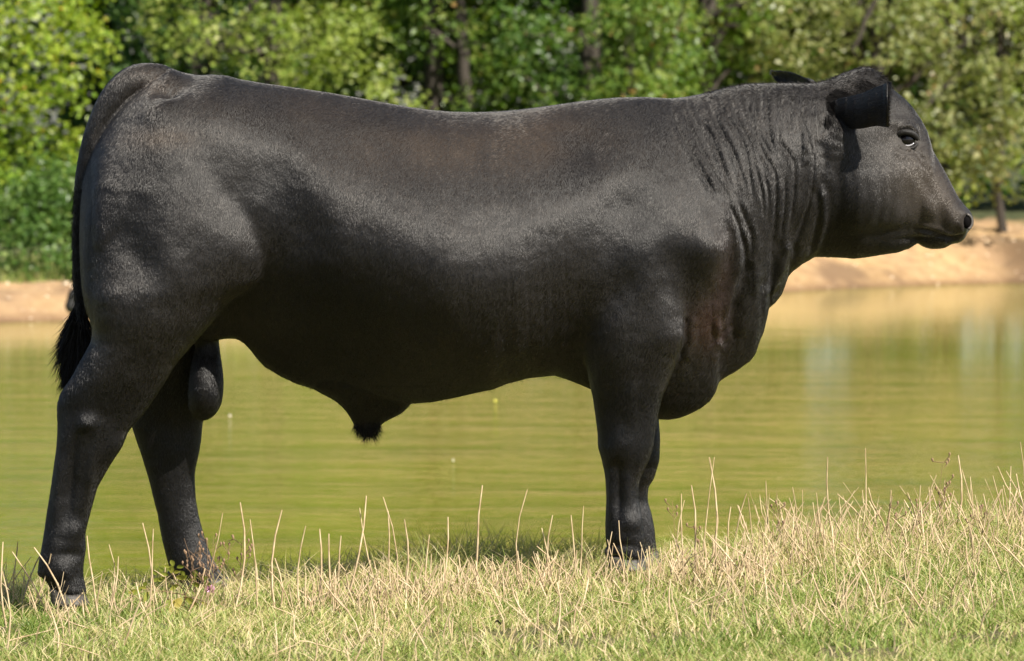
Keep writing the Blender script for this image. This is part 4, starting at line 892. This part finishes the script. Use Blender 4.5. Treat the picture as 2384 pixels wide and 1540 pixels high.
def stalk(tip, base, r, kinky=True):
    a = Vector(base); b = Vector(tip); L_ = (b - a).length; n = 4; out = []
    bow = Vector((random.gauss(0, .06), random.uniform(-.05, .05), 0)) * L_; kink = random.choice([0, 0, 0, 0, 0, 1]) * Vector((random.choice([-1, 1]) * .25, 0, -.15)) * L_ * (1 if kinky else 0)
    for i in range(n + 1):
        t = i / n; out.append((a.lerp(b, t) + bow * math.sin(math.pi * t) + (kink * .4 if i == n else Vector()) + Vector((random.uniform(-1, 1), 0, 0)) * .0018, r * (1.15 - .55 * t)))
    return out
for tx, ty, bx, by, yb in ST:
    yb = (-.50 + .25 * yb if bx < 1700 else yb * .35 - .05) if yb > 0 else yb
    bp = P(bx, by, yb); gz_ = float(ground_z(bp.x, yb)); d = P(tx, ty, yb + random.uniform(-.03, .03))
    paths.append(stalk(d, (bp.x, yb, min(gz_ - .005, bp.z)), random.uniform(.0016, .0029), False))
for _ in range(1900):
    x = random.uniform(-1.75, 1.75) if random.random() < .35 else random.choice([random.gauss(-.15, .30), random.gauss(.75, .3), random.uniform(.2, 1.75)]); y = random.choice([random.uniform(-.35, .5), random.uniform(-.3, .3), random.uniform(-1.9, .3)])
    if abs(x + .75) < .35 and random.random() < .4: continue
    if -.75 < x < -.55 and y < .6: continue
    if -1.2 < x < .65 and y > -.28: y = random.uniform(-.55, -.27)
    if abs(x - .28) < .07 and y < .2 and random.random() < .7: continue
    h = random.choice([random.uniform(.05, .11), random.uniform(.09, .18)]) * (1 + .1 * max(0, min(1, x))) * (.7 if y < -.1 else 1); z = float(ground_z(x, y))
    paths.append(stalk((x + random.gauss(0, .42) * h, y + random.gauss(0, .3) * h, z + h), (x, y, z - .01), random.choice([.0009, .0012, .0015, .0019, .0025])))
for _ in range(60):   # snapped ones lying across
    x = random.uniform(-1.6, 1.7); y = random.uniform(-1.6, 1.0); z = float(ground_z(x, y)); l = random.uniform(.06, .16); a = random.uniform(-.5, .5) + random.choice([0, math.pi])
    paths.append(stalk((x + l * math.cos(a), y + .4 * l * math.sin(a), z + random.uniform(.03, .07)), (x, y, z + .012), .0017))
V, Fc = limb_geo(paths, 5)
m_stalk, t_, b_ = new_mat('dry_stalk'); ns = tex(t_, 25, 3, .6, mapped(t_, (1, 1, 1)))
t_.links.new(ramp(t_, [(.35, (.36, .25, .14)), (.6, (.62, .48, .30))], ns.outputs[0]).outputs[0], b_.inputs['Base Color']); b_.inputs['Roughness'].default_value = .7
sk = mesh_py('dry_grass_stalks', V, Fc, m_stalk); tag(sk, 'stiff pale dry grass stalks standing along the brow of the near bank', 'dry grass', kind='stuff')
# fine brown weed seed heads
paths = []
for _ in range(34):
    x = random.choice([random.uniform(.9, 1.75), random.uniform(-.82, -.68), random.uniform(.4, 1.7)]); y = random.uniform(-.2, .35) if x > 0 else random.uniform(-.5, -.3); z = float(ground_z(x, y)); h = random.uniform(.12, .23)
    top_ = Vector((x + random.gauss(0, .02), y, z + h)); paths.append(stalk(top_, (x, y, z - .01), .0008))
    for k in range(5):
        s = Vector((x, y, z - .01)).lerp(top_, random.uniform(.5, 1)); e_ = s + Vector((random.gauss(0, .014), random.gauss(0, .01), random.uniform(.004, .02))); paths.append([(s, .0007), (e_, .0012), (e_ + Vector((0, 0, .006)), .0038), (e_ + Vector((0, 0, .010)), .0006)])
V, Fc = limb_geo(paths, 4); m_weed, t_, b_ = new_mat('brown_weed'); b_.inputs['Base Color'].default_value = (.24, .15, .09, 1); b_.inputs['Roughness'].default_value = .8
sw = mesh_py('seed_heads', V, Fc, m_weed); tag(sw, 'thin brown weed stems with tiny seed heads among the dry grass', 'weeds', kind='stuff')

# ------------------------------------------------------------------ leafy weed by the hind hooves
m_wl = leaf_mat('weed_leaves', [(0, (.14, .20, .03)), (.6, (.32, .33, .06)), (1, (.50, .40, .10))], .35)
Yw = -.38; bw = P(425, 1432, Yw); gz_ = float(ground_z(bw.x, Yw)); we = empty('leafy_weed', (bw.x, Yw, gz_))
tag(we, 'small leafy weed with yellow-green leaves between the bull\'s hind hooves', 'plant')
m_ws, t_, b_ = new_mat('weed_stem'); b_.inputs['Base Color'].default_value = (.22, .13, .06, 1)
st_ = [wander((bw.x, Yw, gz_ - .01), P(432, 1385, Yw), .0022, .0017, 4, .04), wander(P(432, 1385, Yw), P(400, 1335, Yw), .0016, .001, 4, .04), wander(P(432, 1385, Yw), P(455, 1345, Yw + .02), .0014, .0008, 4, .04), wander(P(432, 1385, Yw), P(330, 1372, Yw - .02), .0013, .0007, 4, .04), wander(P(432, 1390, Yw), P(475, 1400, Yw - .03), .0013, .0008, 4, .04), wander(P(425, 1410, Yw), P(392, 1395, Yw - .03), .0013, .0008, 4, .04)]
V, Fc = limb_geo(st_, 6); mesh_py('stem', V, Fc, m_ws, we)
def one_leaf(px, py, L_px, ang, wide, Y_, val, parent, mat=None, curl=.3):
    s = (Y_ + CAMD) / FPX; L_ = L_px * s; a = math.radians(ang); d = Vector((math.cos(a), -.25, math.sin(a))).normalized(); u = d.cross(Vector((0, 1, .2))).normalized(); nn = d.cross(u)
    c0 = P(px, py, Y_); V = []; n_ = 5
    for i in range(n_ + 1):
        t = i / n_; w = math.sin(math.pi * min(.97, .06 + t * .92)) ** .8 * wide * L_
        c = c0 + d * L_ * t + Vector((0, 0, -1)) * curl * L_ * t * t
        V += [c - u * w + nn * w * .35, c, c + u * w + nn * w * .35]
    Fc = []
    for i in range(n_):
        for k in range(2): q = i * 3 + k; Fc.append((q, q + 1, q + 4, q + 3))
    o = mesh_py('leaf', V, Fc, mat or m_wl, parent); at = o.data.attributes.new('v', 'FLOAT', 'POINT'); at.data.foreach_set('value', [val] * len(V)); return o
for j, (px, py, a) in enumerate([(400, 1335, 100), (392, 1340, 150), (405, 1335, 40), (385, 1345, 190), (410, 1345, 10), (420, 1350, 60), (372, 1350, 170), (365, 1340, 120), (398, 1328, 70), (440, 1350, 30), (455, 1345, 80), (462, 1348, 20), (430, 1340, 110), (448, 1360, 350), (415, 1362, 200), (475, 1360, 5),
        (340, 1370, 150), (330, 1372, 200), (322, 1378, 170), (345, 1378, 240), (335, 1366, 80), (470, 1352, 45), (380, 1330, 130), (404, 1318, 95), (395, 1322, 140), (412, 1322, 40)]):
    one_leaf(px, py, random.uniform(17, 27), a + random.uniform(-12, 12), .26, Yw + random.uniform(-.03, .03), random.uniform(.2, .75), we)
one_leaf(424, 1396, 46, 205, .30, Yw - .03, .95, we, curl=.9); one_leaf(392, 1398, 44, 255, .26, Yw - .03, .35, we, curl=.2); one_leaf(432, 1393, 44, 340, .2, Yw - .04, .6, we, curl=.5); one_leaf(470, 1402, 30, 330, .2, Yw - .04, .8, we)
# pink clover head
Yc = -.30; cc = P(489, 1373, Yc); gz_ = float(ground_z(cc.x, Yc)); cf = empty('clover_flower', (cc.x, Yc, gz_)); tag(cf, 'single small pink clover flower in the grass by the far hind hoof', 'flower')
m_pink, t_, b_ = new_mat('pink_petal'); b_.inputs['Base Color'].default_value = (.72, .42, .58, 1); b_.inputs['Roughness'].default_value = .6
V, Fc = limb_geo([wander((cc.x, Yc, gz_ - .01), cc, .0012, .001, 3, .03)], 6); mesh_py('stem', V, Fc, m_ws, cf)
V = []; Fc = []
for j in range(90):
    p_ = math.acos(1 - 1.7 * random.random()); a = random.uniform(0, 6.283); d = Vector((math.sin(p_) * math.cos(a), math.sin(p_) * math.sin(a), math.cos(p_))); s = d.cross(Vector((random.random(), random.random(), .3))).normalized(); r = .0125
    o_ = len(V); V += [cc + d * r * .35 - s * .0013, cc + d * r * .35 + s * .0013, cc + d * r * .95 + s * .002, cc + d * r * 1.12, cc + d * r * .95 - s * .002]; Fc.append((o_, o_ + 1, o_ + 2, o_ + 3, o_ + 4))
mesh_py('petals', V, Fc, m_pink, cf)
# curled dead leaves in the turf, specks floating on the pond
m_dead, t_, b_ = new_mat('dead_leaf'); b_.inputs['Base Color'].default_value = (.035, .02, .014, 1); b_.inputs['Roughness'].default_value = .8
for px, py, yb, lab, s in [(2112, 1410, -.72, 'curled dark brown dead leaf in the grass near the lower right', 26), (1160, 1512, -1.2, 'small dark dead leaf low in the grass left of the middle', 14)]:
    c0 = P(px, py, yb); gz_ = float(ground_z(c0.x, yb)); z0 = max(gz_ + .022, c0.z - 1)
    w = s * (yb + CAMD) / FPX; V = []; Fc = []
    for i in range(7):
        t = i / 6
        for k in range(5):
            q = -1 + k / 2; V.append((c0.x + (t - .5) * w, yb + q * w * .3 * math.sin(math.pi * (.1 + .8 * t)), z0 + .35 * w * abs(q) ** 1.5 + .25 * w * math.sin(t * 5)))
    for i in range(6):
        for k in range(4): a_ = i * 5 + k; Fc.append((a_, a_ + 1, a_ + 6, a_ + 5))
    tag(mesh_py('dead_leaf', V, Fc, m_dead), lab, 'leaf')
def on_water(px, py):
    p = P(px, py, 0); c = cam.location; d = (p - Vector(c)); k = (WATER - c.z) / d.z; return Vector(c) + d * k
for px, py, col, lab, s in [(1153, 940, (.75, .70, .12), 'tiny round yellow leaf floating on the pond below the bull\'s belly', .015), (535, 1000 - 25, (.75, .66, .55), 'tiny pale leaf floating on the pond right of the hind legs', .012), (1055, 1080, (.6, .6, .45), 'tiny pale speck of leaf floating on the pond above the cut stalks', .008)]:
    c0 = on_water(px, py); m_, t_, b_ = new_mat('floating_leaf'); b_.inputs['Base Color'].default_value = (*col, 1)
    V = [(c0.x, c0.y, WATER + .03)]; K = 12
    for k in range(K): a = 6.2832 * k / K; r = s * (1 + .1 * math.sin(3 * a)); V.append((c0.x + r * math.cos(a), c0.y + r * 1.3 * math.sin(a), WATER + .012))
    tag(mesh_py('floating_leaf', V, [(0, 1 + k, 1 + (k + 1) % K) for k in range(K)] + [list(range(K, 0, -1))], m_), lab, 'leaf')
